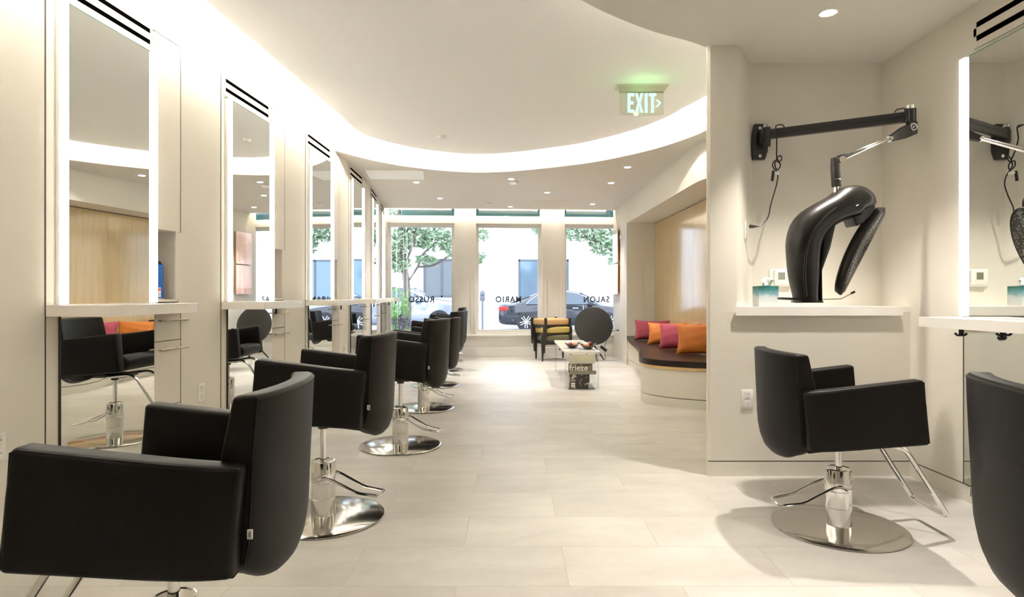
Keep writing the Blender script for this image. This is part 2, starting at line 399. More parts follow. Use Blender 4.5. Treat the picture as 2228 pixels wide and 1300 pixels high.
# stations ------------------------------------------------------------------
ordn = ['nearest the camera', 'second from the camera', 'third from the camera', 'fourth from the camera', 'fifth from the camera', 'beside the street windows']
def station(i, a, b):
    d = Vector((b[0]-a[0], b[1]-a[1], 0)); L = d.length; rz = math.atan2(d.y, d.x)
    # local frame: x along the wall (away from the camera), -y out into the room
    wh = ordn[i]; cu = L-0.245
    mt = empty('lighted_mirror', 'tall salon mirror with two light strips on the left wall, ' + wh, 'mirror', (a[0], a[1], 0), rz, 'lighted mirrors on the left wall')
    bm = NB(); box(bm, 0.052, cu-0.006, -0.022, -0.001, 1.056, 2.45); fin('mirror_glass', bm, M['mirror'], mt, False)
    for s in (0.05, cu-0.049):
        bm = NB(); box(bm, s, s+0.045, -0.034, -0.0225, 1.060, 2.452, 0.005); fin('light_strip', bm, M['strip'], mt)
    bm = NB(); box(bm, 0.045, cu, -0.024, -0.001, 2.4505, 2.454); fin('glass_edge', bm, M['mirror_edge'], mt, False)
    lm = empty('lower_mirror', 'low wall mirror under the white shelf of the station ' + wh, 'mirror', (a[0], a[1], 0), rz, 'lower mirrors under the station shelves')
    bm = NB(); box(bm, 0.075, cu-0.004, -0.010, -0.001, 0.085, 1.003); fin('mirror_glass', bm, M['mirror'], lm, False)
    bm = NB(); box(bm, 0.070, 0.0745, -0.011, -0.001, 0.085, 1.003); fin('mirror_edge', bm, M['gap'], lm, False)
    # vent
    vt = empty('slot_vent', 'linear slot air vent with two black slots above the mirror ' + wh, 'vent', (a[0], a[1], 0), rz, 'slot vents above the left mirrors')
    v0, v1 = 0.05, 0.69
    bm = NB()
    for z0, z1 in ((2.465, 2.497), (2.523, 2.559), (2.585, 2.598)): box(bm, v0-0.02, v1+0.02, -0.007, -0.001, z0, z1)
    for x0, x1 in ((v0-0.02, v0), (v1, v1+0.02)): box(bm, x0, x1, -0.007, -0.001, 2.497, 2.585)
    fin('frame', bm, M['wallc'], vt, False)
    bm = NB()
    for z0, z1 in ((2.497, 2.523), (2.559, 2.585)): box(bm, v0, v1, -0.0068, -0.001, z0, z1)
    fin('slot', bm, M['slot'], vt, False)  # flush black plates, shade of the open slots put into colour
    # cabinet beside the mirror
    cb = empty('storage_cabinet', 'slim built-in cabinet with open cubby and drawers beside the mirror ' + wh, 'cabinet', (a[0], a[1], 0), rz, 'slim cabinets beside the left mirrors')
    x0, x1 = cu, L
    bm = NB(); t = 0.014
    box(bm, x0, x0+t, 0.0, 0.24, 0.0, 2.598); box(bm, x1-t, x1, 0.0, 0.24, 0.0, 2.598)
    box(bm, x0+t, x1-t, 0.226, 0.24, 0.0, 2.598)
    for z in (0.0, 0.075, 1.062, 1.478, 2.584): box(bm, x0+t, x1-t, 0.003, 0.226, z, z+0.014)
    box(bm, x1-0.04, x1-t, 0.0, 0.01, 1.076, 1.478)
    fin('carcass', bm, M['wallc'], cb, False)
    bm = NB(); box(bm, x0+0.003, x1-0.006, -0.006, -0.001, 1.478, 2.590, 0.001, 1); fin('door', bm, M['wallc'], cb, False)
    bm = NB(); box(bm, x1-0.0055, x1+0.001, -0.0055, 0.004, 0.0, 1.0); box(bm, x1-0.0055, x1+0.001, -0.0055, 0.004, 1.478, 2.596); box(bm, x0, x1-0.006, -0.0055, 0.004, 2.591, 2.596)
    box(bm, x0, x1-0.006, -0.0040, 0.006, 0.8335, 0.8375); box(bm, x0, x1-0.006, -0.0040, 0.006, 0.4555, 0.4595); box(bm, -0.004, 0.0015, -0.0025, 0.002, 0.0, 2.6)
    fin('seam_shade', bm, M['seam'], cb, False)  # solid dark strips painted as the shade of door and panel gaps
    for z0, z1, hz in ((0.838, 1.000, 0.955), (0.46, 0.833, 0.789), (0.085, 0.455, 0.41)):
        bm = NB(); box(bm, x0+0.003, x1-0.006, -0.006, 0.0, z0, z1, 0.001, 1); dr = fin('drawer', bm, M['wallc'], cb, False)
        bm = NB(); tube(bm, [(x0+0.004, -0.045, hz), (x1+0.012, -0.045, hz)], 0.0052, 10)
        for hx in (x0+0.03, x1-0.045): tube(bm, [(hx, -0.011, hz), (hx, -0.045, hz)], 0.004, 8)
        fin('handle', bm, M['bronze'], dr)
    # shelf
    bm = NB()
    pts = fillet([(0.0, -0.0015, 0), (0.0, -0.30, 0), (0.74, -0.262, 0), (L, -0.016, 0), (L, -0.0155, 0)], 0.035 if i == 0 else 0.012, 5)
    prism(bm, [(p.x, p.y) for p in pts[:-1]]+[(cu, -0.016), (cu, -0.0015)], 1.005, 1.055, 0.002, 2)
    sh = fin('mirror_shelf', bm, M['quartz']); sh.location = (a[0], a[1], 0); sh.rotation_euler.z = rz
    tag(sh, 'white shelf across the mirror station ' + wh, 'shelf', 'white shelves under the left mirrors')
    if i > 0:
        hk = tool_hook(); hk.location = Vector((a[0], a[1], 0)) + Matrix.Rotation(rz, 3, 'Z') @ Vector((0.36, -0.22, 1.0045)); hk.rotation_euler.z = rz+0.3
        tag(hk, 'black tool hook hanging under the white shelf of the left station ' + wh, 'hook', 'tool hooks under the left shelves')

def tool_hook():
    bm = NB(); box(bm, -0.008, 0.008, -0.006, 0.006, -0.035, 0.0)
    tube(bm, fillet([(-0.035, 0, -0.028), (-0.025, 0, -0.038), (0.025, 0, -0.038), (0.035, 0, -0.030)], 0.01), 0.006, 8)
    return fin('tool_hook', bm, M['black'])

for i, (a, b) in enumerate(STATIONS): station(i, a, b)

# ------------------------------------------------------------------ window wall
def wbox(bm, x0, x1, y0, y1, z0, z1, bev=0): box(bm, x0, x1, y0, y1, z0, z1, bev, 1, mtx=WM)
WIN = [(-2.16, -1.08), (-0.594, 0.48), (1.0, 2.08)]
GZ0, GZ1 = 0.48, 2.32
bm = NB()
wbox(bm, -2.6, 3.3, 0, 0.3, -0.2, GZ0-0.06)
wbox(bm, -2.6, 3.3, 0, 0.3, GZ1+0.06, 2.518)
wbox(bm, -2.6, 3.3, 0, 0.3, 2.690, 3.1)
xs = [-2.6]+[v for w in WIN for v in (w[0]-0.05, w[1]+0.05)]+[3.3]
for k in range(0, len(xs), 2): wbox(bm, xs[k], xs[k+1], 0, 0.3, GZ0-0.06, GZ1+0.06)
for k in range(0, len(xs), 2): wbox(bm, xs[k], xs[k+1], 0, 0.3, 2.518, 2.690)
struct(fin('wall_window_side', bm, M['trimw'], smooth=False), 'pale wall holding the three street windows')
for k, (x0, x1) in enumerate(WIN):
    bm = NB()
    f = 0.055   # sash, set back
    wbox(bm, x0-f, x1+f, 0.09, 0.15, GZ1, GZ1+0.06); wbox(bm, x0-f, x1+f, 0.09, 0.15, GZ0-0.06, GZ0)
    wbox(bm, x0-f, x0, 0.09, 0.15, GZ0, GZ1); wbox(bm, x1, x1+f, 0.09, 0.15, GZ0, GZ1)
    wi = struct(fin('window_%d' % (k+1), bm, M['trimw'], smooth=False))
    wi['label'] = ['left street window lettered RUSSO', 'middle street window lettered MARIO', 'right street window lettered SALON'][k]
    bm = NB(); g = 0.05
    for o, th in ((0.0, 0.03), (0.055, 0.018)):
        wbox(bm, x0-g-0.035-o, x1+g+0.035+o, -th, 0.0, GZ1+0.06, GZ1+0.095+o*0.6)
        wbox(bm, x0-g-0.035-o, x0-g-o*0.3, -th, 0.0, GZ0-0.02, GZ1+0.06); wbox(bm, x1+g+o*0.3, x1+g+0.035+o, -th, 0.0, GZ0-0.02, GZ1+0.06)
    fin('casing', bm, M['trimw'], wi, False)
    bm = NB(); box(bm, x0, x1, 0.115, 0.121, GZ0, GZ1, mtx=WM); fin('pane', bm, M['gl'], wi, False)
    bm = NB(); box(bm, x0, x1, 0.115, 0.121, 2.518, 2.690, mtx=WM); fin('transom_pane', bm, M['gl'], wi, False)
    word = ['RUSSO', 'MARIO', 'SALON'][k]; cx = [-1.62, -0.055, 1.56][k]
    t = text_mesh(word, 0.150, 0.0008, 0.0035, space=1.22, xs=0.88)
    lb = NB(); merge(lb, t, 0, WM @ Matrix.Translation((cx, 0.123, 1.020)) @ Matrix.Rotation(PI, 4, 'Z') @ Matrix.Rotation(PI/2, 4, 'X'))
    fin('lettering', lb, M['vinyl'], wi, False)
bm = NB(); wbox(bm, -2.28, 1.84, -0.055, 0.0, 0.365, 0.40, 0.008); struct(fin('trim_1', bm, M['trimw'], smooth=False), 'white window stool under the street windows')
bm = NB(); wbox(bm, -2.28, 1.84, -0.018, 0.0, 0.0, 0.165, 0.004); struct(fin('baseboard_window_side', bm, M['trimw'], smooth=False))

# ------------------------------------------------------------------ right side walls
RWP = [(1.837, wy(1.83)), (1.832, 10.4), (1.815, 9.72), (1.845, 7.2), (1.855, 6.35), (1.875, 6.08), (1.95, 5.88), (2.10, 5.76), (2.30, 5.72)]
NZ = 2.24; WX = lambda y: 2.25+(9.75-y)*0.0117
rw = [RWP[0], RWP[1], RWP[2]]
bm = NB()
strip(bm, rw, 0, CEIL+0.03, 0.25)
lint = crom([(p[0], p[1], 0) for p in RWP[2:]], 5); lint = [(p.x, p.y) for p in lint]
strip(bm, lint, NZ+0.0195, CEIL+0.03, 0.12)
# niche soffit and jambs
prism(bm, [(p[0], p[1]) for p in lint]+[(2.45, 5.72), (2.45, 9.72)], NZ, NZ+0.02)
box(bm, 1.811, 2.45, 9.72, 9.80, 0, NZ+0.02)
struct(fin('wall_right', bm, M['wall'], smooth=True), 'right wall with the lit seating niche')
bm = NB(); strip(bm, off2(rw[:3], -0.004), 0.0, 0.088, 0.01); struct(fin('baseboard_right', bm, M['wall'], smooth=False))
# maple wall panels, each one lifted panel
seams = [9.72, 8.76, 7.74, 6.72, 5.70]
for k in range(4):
    y1, y0 = seams[k], seams[k+1]
    bm = NB(); prism(bm, [(WX(y0), y0+0.002), (WX(y1), y1-0.002), (WX(y1)+0.03, y1-0.002), (WX(y0)+0.03, y0+0.002)], 0.40, NZ-0.012, 0.0012, 1)
    struct(fin('wall_panel', bm, M['wood'], smooth=False), 'maple wall panel in the seating niche')
bm = NB(); strip(bm, [(WX(5.6)+0.035, 5.6), (WX(9.8)+0.035, 9.8)], 0, NZ+0.02, -0.05); struct(fin('wall_niche_back', bm, M['gap'], smooth=False))

# mass between the niche and the dryer bay
MASS = [(2.42, 3.741), (1.205, 3.741), (1.190, 3.752), (1.192, 3.775), (1.215, 3.80), (1.50, 3.99), (1.72, 4.2), (1.90, 4.6), (1.98, 5.1), (2.03, 5.72), (2.42, 5.74)]
bm = NB(); strip(bm, MASS[:-1]+[(2.32, 5.72)], 0.094, 1.0, -0.06)
UP = [(2.42, 4.03), (1.62, 4.03)]+[(1.567+0.0, 4.03), (1.535, 4.005), (1.42, 3.80), (1.385, 3.755), (1.360, 3.741), (1.205, 3.741), (1.190, 3.752), (1.192, 3.775), (1.215, 3.80), (1.50, 3.99), (1.72, 4.2), (1.90, 4.6), (1.98, 5.1), (2.03, 5.72), (2.32, 5.72)]
strip(bm, UP, 1.0, CEIL+0.03, -0.02)
box(bm, 1.40, 2.42, 3.742, 4.04, 0.96, 1.0)
strip(bm, off2(MASS[:-1]+[(2.32, 5.72)], -0.012), 0.0, 0.12, -0.03)
struct(fin('wall_dryer_bay', bm, M['wall'], smooth=True), 'warm wall with the recess behind the hood dryer')
bm = NB(); strip(bm, off2(MASS[:-1], 0.001), 0.0, 0.087, -0.012); struct(fin('baseboard_dryer_bay', bm, M['wall'], smooth=False))
bm = NB(); strip(bm, off2(MASS[:-1], -0.006), 0.0, 0.095, -0.01); struct(fin('reveal_shade_bay', bm, M['seam'], smooth=False))  # dark strip behind the baseboard, shade of the reveal put into its colour
# right wall beside the camera
bm = NB(); box(bm, 2.42, 2.55, -3.2, 4.06, 0.094, CEIL+0.03)
struct(fin('wall_right_bay', bm, M['wall'], smooth=False), 'right bay wall with the lighted mirror')
bm = NB(); box(bm, 2.418, 2.54, -3.2, 3.742, 0, 0.087); struct(fin('baseboard_right_bay', bm, M['wall'], smooth=False))
bm = NB(); box(bm, 2.426, 2.54, -3.2, 3.742, 0, 0.095); struct(fin('reveal_shade_right', bm, M['seam'], smooth=False))  # same dark strip here, painted as the reveal's shade
bm = NB(); box(bm, -2.4, 2.6, -3.25, -3.15, 0, 3.05); struct(fin('wall_back', bm, M['wall'], smooth=False))

# ledge
bm = NB(); prism(bm, [(1.349, 3.715), (2.335, 3.715), (2.335, 3.74), (2.419, 3.742), (2.419, 4.029), (1.567, 4.029), (1.535, 4.00), (1.42, 3.79), (1.37, 3.742)], 0.977, 1.031, 0.002, 2)
tag(fin('wall_ledge', bm, M['quartz']), 'long white ledge under the hood dryer recess', 'shelf')

# ------------------------------------------------------------------ ceilings
far = [(-1.862, 6.47), (-1.74, 6.67), (-1.618, 6.87), (-1.40, 7.13), (-1.174, 7.32), (-0.78, 7.53), (-0.364, 7.62), (0.06, 7.52), (0.470, 7.32), (0.972, 6.99), (1.448, 6.44), (1.70, 5.95), (1.80, 5.60),
       (1.86, 5.1), (1.80, 4.6), (1.62, 4.2), (1.40, 3.93), (1.202, 3.785), (1.061, 3.683), (0.752, 3.505), (0.357, 3.168), (0.08, 2.75), (-0.05, 2.2), (-0.05, 1.4), (0.1, 0.4), (0.3, -0.8), (0.4, -3.15)]
op = [(p.x, p.y) for p in crom([(a, b, 0) for a, b in far], 5)]
bm = NB()
lwfar = [(-1.862, 6.47), (-1.862, 6.60), (-1.872, 7.06), (-1.91, 8.05), (-1.955, 8.50), (-2.06, 9.45), (-2.12, 9.93), (-2.255, 10.82)]
poly = op + [(2.6, -3.15), (2.6, 10.98), (1.9, 10.99), (-2.255, 10.73)] + lwfar[::-1][1:-1]
poly = [(p[0]-0.0, p[1]) for p in poly]
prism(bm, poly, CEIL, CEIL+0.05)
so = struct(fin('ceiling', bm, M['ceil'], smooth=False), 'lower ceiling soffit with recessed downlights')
bm = NB(); strip(bm, op, CEIL+0.0005, 3.05, 0.04); struct(fin('trim_4', bm, M['cove']), 'curved lit cove face')
bm = NB(); box(bm, -2.6, 2.7, -3.3, 11.4, 3.05, 3.12); struct(fin('ceiling_slab', bm, M['cove'], smooth=False))
# raised panel
gap = lambda p: 0.28 if p[1] > 5.6 else (0.13 if p[1] < 4.6 else 0.13+0.15*(p[1]-4.6))
far_in, near_in = off2(op, -0.28), off2(op, -0.13)
inner = []
for p, a, b in zip(op, far_in, near_in):
    t = (gap(p)-0.13)/0.15; inner.append((b[0]+(a[0]-b[0])*t, b[1]+(a[1]-b[1])*t))
# drop any offset points that fold over near the wall start
inner = [p for p in inner if not (p[1] > 6.0 and p[0] < -1.53)]
# smooth left edge
left = [(-1.60, -3.0), (-1.66, 0.0), (-1.69, 1.6), (-1.72, 2.75), (-1.745, 3.5), (-1.68, 4.4), (-1.64, 5.2), (-1.60, 5.8), (-1.585, 6.2), (-1.55, 6.42)]
left = [(p.x, p.y) for p in crom([(a, b, 0) for a, b in left], 4)]
cloud = left + inner
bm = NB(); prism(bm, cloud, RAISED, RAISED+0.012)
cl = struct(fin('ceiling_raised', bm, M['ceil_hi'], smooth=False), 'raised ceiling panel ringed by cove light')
led = off2(cloud, -0.010)
k0_ = [i for i, p in enumerate(led) if p[1] > -0.6]
led = led[k0_[0]:k0_[-1]+1]
bm = NB()
strip(bm, led, RAISED+0.014, RAISED+0.044, -0.008)
fin('light_strip', bm, M['cove_led'], cl, False)
# header light line in the gap between soffit and window wall
bm = NB(); wbox(bm, -2.2, 1.8, -0.16, -0.15, CEIL+0.055, CEIL+0.085); struct(fin('trim_5', bm, M['head_led'], smooth=False), 'hidden light line over the windows')

# ceiling access panels, detector, slot
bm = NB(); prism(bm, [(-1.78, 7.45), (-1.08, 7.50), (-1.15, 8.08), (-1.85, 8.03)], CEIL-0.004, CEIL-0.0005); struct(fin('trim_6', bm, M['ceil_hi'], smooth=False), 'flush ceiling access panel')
bm = NB(); prism(bm, [(0.32, 9.9), (0.96, 9.9), (0.98, 10.4), (0.34, 10.4)], CEIL-0.004, CEIL-0.0005); struct(fin('trim_7', bm, M['ceil'], smooth=False), 'flush ceiling access panel near the windows')
def detector(x, y, z, r, label, nm='smoke_detector'):
    bm = NB(); lathe(bm, [(r, 0), (r, -0.014), (r*0.8, -0.03), (r*0.3, -0.034), (0.0005, -0.034)], 24)
    o = fin(nm, bm, M['white']); o.location = (x, y, z-0.0005); tag(o, label, 'detector')
detector(0.025, 8.25, CEIL, 0.065, 'white round smoke detector on the lower ceiling beside a downlight')
detector(-0.735, 6.48, RAISED, 0.05, 'small white round sprinkler cover on the raised ceiling near the cove')
detector(-0.39, 10.15, CEIL, 0.05, 'small round cover on the lower ceiling in front of the window pier')

# downlights
def downlight(x, y, label, power, shown=True, spot=1.35, blend=0.8, soft=0.03):
    r = empty('recessed_downlight', label, 'downlight', (x, y, CEIL), 0, 'recessed downlights in the lower ceiling')
    bm = NB(); n = 28
    lathe(bm, [(0.034, -0.001), (0.046, -0.0045), (0.050, -0.0005), (0.034, -0.0005)], n, cap=False); fin('trim_ring', bm, M['white'], r)
    bm = NB(); lathe(bm, [(0.034, -0.0008), (0.034, -0.0035), (0.0005, -0.0042)], n); fin('lens', bm, M['lens'], r)
    ld = bpy.data.lights.new('downlight_lamp', 'SPOT'); ld.energy = power; ld.color = WARM; ld.spot_size = spot; ld.spot_blend = blend; ld.shadow_soft_size = soft
    lo = bpy.data.objects.new('downlight_lamp', ld); C.objects.link(lo); lo.parent = r; lo.location = (0, 0, -0.02)
    return r
for x, y, lb in [(-1.285, 8.28, 'downlight over the left chairs beside the ceiling access panel'),
                 (-0.012, 8.05, 'downlight beside the smoke detector'),
                 (-1.13, 9.65, 'downlight over the left chairs nearest the left window'),
                 (0.52, 9.1, 'downlight between the smoke detector and the right wall'),
                 (1.34, 8.32, 'downlight near the right wall in front of the seating niche'),
                 (1.37, 7.30, 'downlight close to the curved cove and the right wall'),
                 (1.34, 10.25, 'downlight in front of the right street window'),
                 (-0.03, 10.55, 'downlight in front of the middle street window')]:
    downlight(x, y, lb, DOWN_POWER*0.42)
downlight(1.70, 3.31, 'downlight over the hood dryer bay', DOWN_POWER*0.75)
for x, y, k in ((1.55, 1.9, 0.34), (1.35, 0.4, 0.50), (0.62, 1.75, 0.36)):  # all out of view; the last one is added to brighten the floor
    downlight(x, y, 'unseen downlight in the near part of the lower ceiling, above the viewpoint', DOWN_POWER*k, spot=1.7, blend=1.0)

# ------------------------------------------------------------------ salon chairs
CG = 'black salon chairs'
def tilt(x): return (x+0.287)/0.486*0.059
chair0 = empty('salon_chair', 'x', 'chair', (0, 0, 0), 0, CG)
def build_chair(root):
    L_ = M['leather']
    # seat
    bm = NB(); secs = []
    for x, dz0, dz1, hw in ((-0.25, 0.0, 0.0, 0.235), (-0.1, -0.0, -0.004, 0.237), (0.08, -0.002, 0.0, 0.237), (0.18, -0.002, 0.003, 0.236), (0.220, 0.010, -0.010, 0.232), (0.242, 0.034, -0.036, 0.222)):
        zb = 0.405+tilt(x)+dz0; zt = 0.512+tilt(x)+dz1
        secs.append([(x, -hw, zb), (x, hw, zb), (x, hw, zt), (x, 0, zt+0.010), (x, -hw, zt)])
    loft(bm, secs, bev=0.007); fin('seat', bm, L_, root, ang=50)
    # armrests
    for s in (1, -1):
        bm = NB(); secs = []
        for x in [-0.285+0.49*q/16 for q in range(17)]:
            f = (x+0.285)/0.49
            xb = x+0.024
            inn = 0.030*max(0, (-0.05-x)/0.235)**3
            yo = 0.308-inn; yi = 0.240-inn*0.8
            zt = 0.685+0.059*f; zb = 0.426+0.040*f
            secs.append([(xb, s*yi, zb)]+[(xb+(x-xb)*q, s*(yo+0.006*math.sin(PI*q)), zb+(zt-zb)*q) for q in (0, 0.2, 0.4, 0.6, 0.8, 1.0)]+[(x, s*yi, zt)])
        loft(bm, secs, bev=0.013, seg=3)
        pp = []
        for x in (-0.275, -0.22, -0.12, 0.0, 0.1, 0.188):
            f = (x+0.285)/0.49; inn = 0.030*max(0, (-0.05-x)/0.235)**3
            pp.append((x, s*(0.3045-inn), 0.685+0.059*f-0.0045))
        pp += [(0.2035, s*0.3045, 0.733), (0.209, s*0.3045, 0.65), (0.2265, s*0.3045, 0.475)]
        tube(bm, pp, 0.0026, 6)
        fin('armrest', bm, L_, root, ang=50)
    # backrest: rings stacked upward
    bm = NB(); secs = []
    nu = 12
    zb_ = lambda u: 0.348+0.076*abs(u)**2.5
    for v, hw, dx, th in ((0.0, 0.212, 0.050, 0.040), (0.012, 0.218, 0.034, 0.058), (0.045, 0.225, 0.018, 0.074), (0.10, 0.230, 0.008, 0.084), (0.18, 0.236, 0.002, 0.088), (0.32, 0.241, 0.0, 0.085),
                          (0.50, 0.243, -0.003, 0.080), (0.68, 0.243, -0.007, 0.074), (0.84, 0.240, -0.011, 0.066), (0.96, 0.236, -0.014, 0.060), (1.0, 0.234, -0.015, 0.057)):
        ring = []
        for k in range(nu+1):
            u = -1+2*k/nu; ring.append((-0.335+dx+0.036*u*u+0.010*abs(u)**8, u*hw, zb_(u)+v*(0.843-zb_(u))+0.004*(1-u*u)*v))
        for k in range(nu+1):
            u = 1-2*k/nu; ring.append((-0.335+dx+0.036*u*u+th+0.012*(u*u), u*(hw-0.002), zb_(u)+0.012*(1-v)+v*(0.843-zb_(u))+0.003*(1-u*u)*v))
        secs.append(ring)
    loft(bm, secs, bev=0.011, seg=3, bang=0.75)
    pp = [(-0.335-0.0135+0.036*(u/6)**2+0.010*abs(u/6)**8-0.0005, (u/6)*0.2335, 0.834+0.004*(1-(u/6)**2)) for u in range(-6, 7)]
    tube(bm, pp, 0.0026, 6)
    for s in (1, -1):
        tube(bm, [(-0.290+dx, s*(hw+0.0), z) for z, hw, dx in ((0.44, 0.226, 0.02), (0.49, 0.235, 0.006), (0.58, 0.2405, 0.0), (0.68, 0.2415, -0.004), (0.77, 0.2385, -0.01), (0.83, 0.2345, -0.014))], 0.0026, 6)
    bk = fin('backrest', bm, L_, root, ang=50)
    bm = NB(); box(bm, -0.296, -0.284, 0.240, 0.2445, 0.508, 0.530); box(bm, -0.2925, -0.2875, 0.2445, 0.2448, 0.513, 0.525, mi=1); fin('fabric_tag', bm, [M['white'], M['grey']], bk, False)
    # bracket under the seat
    bm = NB(); box(bm, -0.10, 0.12, -0.10, 0.10, 0.398, 0.424, 0.004); lathe(bm, [(0.026, 0.372), (0.026, 0.40)], 20); box(bm, -0.05, 0.0, -0.13, -0.10, 0.400, 0.412); fin('seat_bracket', bm, M['black'], root)
    bm = NB(); lathe(bm, [(0.0155, 0.16), (0.0155, 0.40)], 24); fin('piston', bm, M['chrome'], root)
    # footrest
    p = [(0.02, 0.125, 0.408), (0.185, 0.125, 0.424), (0.24, 0.125, 0.40), (0.43, 0.125, 0.10), (0.43, -0.125, 0.10), (0.24, -0.125, 0.40), (0.185, -0.125, 0.424), (0.02, -0.125, 0.408)]
    bm = NB(); tube(bm, fillet(p, 0.035, 5), 0.0115, 12); fin('footrest', bm, M['chrome'], root)
build_chair(chair0)
LIFT = ('seat', 'armrest', 'backrest', 'seat_bracket', 'piston', 'footrest')
def chair_base(root):
    bm = NB(); lathe(bm, [(0.293, 0.0), (0.296, 0.004), (0.295, 0.009), (0.285, 0.0125), (0.10, 0.0165), (0.062, 0.018), (0.0005, 0.018)], 72); fin('base_plate', bm, M['steel'], root)
    bm = NB(); lathe(bm, [(0.059, 0.017), (0.0575, 0.022), (0.0575, 0.10), (0.0565, 0.101), (0.0565, 0.103), (0.0575, 0.104), (0.0575, 0.178), (0.0560, 0.180), (0.0560, 0.183), (0.0585, 0.185), (0.0585, 0.279), (0.056, 0.283), (0.052, 0.2835), (0.050, 0.281), (0.016, 0.281)], 40)
    col = fin('hydraulic_column', bm, M['chrome'], root)
    bm = NB(); p = [(0.012, -0.068, 0.195), (-0.02, -0.066, 0.212), (-0.06, -0.064, 0.205), (-0.19, -0.062, 0.135), (-0.29, -0.058, 0.118), (-0.305, 0.0, 0.120), (-0.29, 0.058, 0.124), (-0.19, 0.062, 0.140), (-0.06, 0.064, 0.205), (-0.02, 0.066, 0.212), (0.012, 0.068, 0.195)]
    p = [p[0], p[1], p[2], p[3], (-0.298, -0.050, 0.118), (-0.298, 0.050, 0.122), p[7], p[8], p[9], p[10]]
    tube(bm, fillet(p, 0.022, 4), 0.0062, 10)
    tube(bm, [(0.012, -0.078, 0.195), (0.012, 0.078, 0.195)], 0.0085, 10)
    fin('pump_pedal', bm, M['chrome'], root)
chair_base(chair0)
spots = [(-0.917, 1.67, 183.1, 0.02, 'black salon chair nearest the camera in the left row, cut by the frame'),
         (-0.934, 3.05, 178.2, 0.07, 'black salon chair second in the left row, facing the second mirror'),
         (-0.815, 4.50, 170.5, 0.085, 'black salon chair third in the left row, its round base fully visible'),
         (-0.86, 5.99, 171.0, 0.04, 'black salon chair fourth in the left row, mostly behind the third'),
         (-0.93, 7.54, 170.0, 0.06, 'black salon chair fifth in the left row'),
         (-1.01, 9.05, 172.0, 0.03, 'black salon chair sixth in the left row, back edge showing past the fifth'),
         (-1.12, 10.38, 178.0, 0.05, 'black salon chair closest to the street windows'),
         (1.545, 2.915, -0.8, -0.003, 'black salon chair under the hood dryer, facing the right wall'),
         (1.445, 1.335, -15.0, 0.055, 'black salon chair cut off by the lower right edge, seen from behind')]
for k, (x, y, a, dz, lb) in enumerate(spots):
    r = chair0 if k == 0 else copy_tree(chair0)
    r.location = (x, y, 0); r.rotation_euler = (0, 0, math.radians(a)); r['label'] = lb
    for ch in r.children:
        if ch.name.split('.')[0] in LIFT: ch.location.z = dz
chair0_done = True

# ------------------------------------------------------------------ right bay: mirror station
rm = empty('lighted_mirror', 'tall salon mirror with light strip on the right wall, cut by the frame', 'mirror', (2.42, 3.29, 0), -PI/2)
bm = NB(); box(bm, 0.0, 0.80, -0.022, -0.001, 0.986, 2.355); fin('mirror_glass', bm, M['mirror'], rm, False)
for s in (0.0, 0.755):
    bm = NB(); box(bm, s, s+0.045, -0.034, -0.0225, 0.99, 2.357, 0.005); fin('light_strip', bm, M['strip'], rm)
bm = NB(); box(bm, -0.004, 0.80, -0.024, -0.001, 2.3555, 2.359); fin('glass_edge', bm, M['mirror_edge'], rm, False)
lm = empty('lower_mirror', 'low wall mirror under the right shelf behind the cut-off chair', 'mirror', (2.42, 3.29, 0), -PI/2)
bm = NB(); box(bm, 0.006, 0.78, -0.010, -0.001, 0.098, 0.93); fin('mirror_glass', bm, M['mirror'], lm, False)
bm = NB(); box(bm, 0.0, 0.0055, -0.011, -0.001, 0.098, 0.93); fin('mirror_edge', bm, M['seam'], lm, False)
vt = empty('slot_vent', 'linear slot air vent with two black slots above the right mirror', 'vent', (2.42, 3.20, 0), -PI/2)
bm = NB()
for z0, z1 in ((2.385, 2.420), (2.449, 2.490), (2.519, 2.535)): box(bm, -0.02, 0.72, -0.007, -0.001, z0, z1)
for x0, x1 in ((-0.02, 0.0), (0.70, 0.72)): box(bm, x0, x1, -0.007, -0.001, 2.42, 2.519)
fin('frame', bm, M['wallc'], vt, False)
bm = NB(); box(bm, 0, 0.70, -0.0068, -0.001, 2.42, 2.449); box(bm, 0, 0.70, -0.0068, -0.001, 2.49, 2.519); fin('slot', bm, M['slot'], vt, False)  # black plates painted as the shade in the two slots
bm = NB(); pts = fillet([(2.419, 3.30, 0), (2.165, 3.285, 0), (2.20, 2.35, 0), (2.419, 2.35, 0)], 0.006)
prism(bm, [(p.x, p.y) for p in pts], 0.934, 0.985, 0.002, 2)
tag(fin('mirror_shelf', bm, M['quartz']), 'white shelf under the right wall mirror', 'shelf')
for (x, y, rz, lb) in ((2.30, 3.155, 0.2, 'black tool hook under the far end of the right shelf'), (2.28, 2.865, 0.5, 'black tool hook under the right shelf, nearer the frame edge')):
    h = tool_hook(); h.location = (x, y, 0.9335); h.rotation_euler.z = rz; tag(h, lb, 'hook', 'tool hooks under the right shelf')

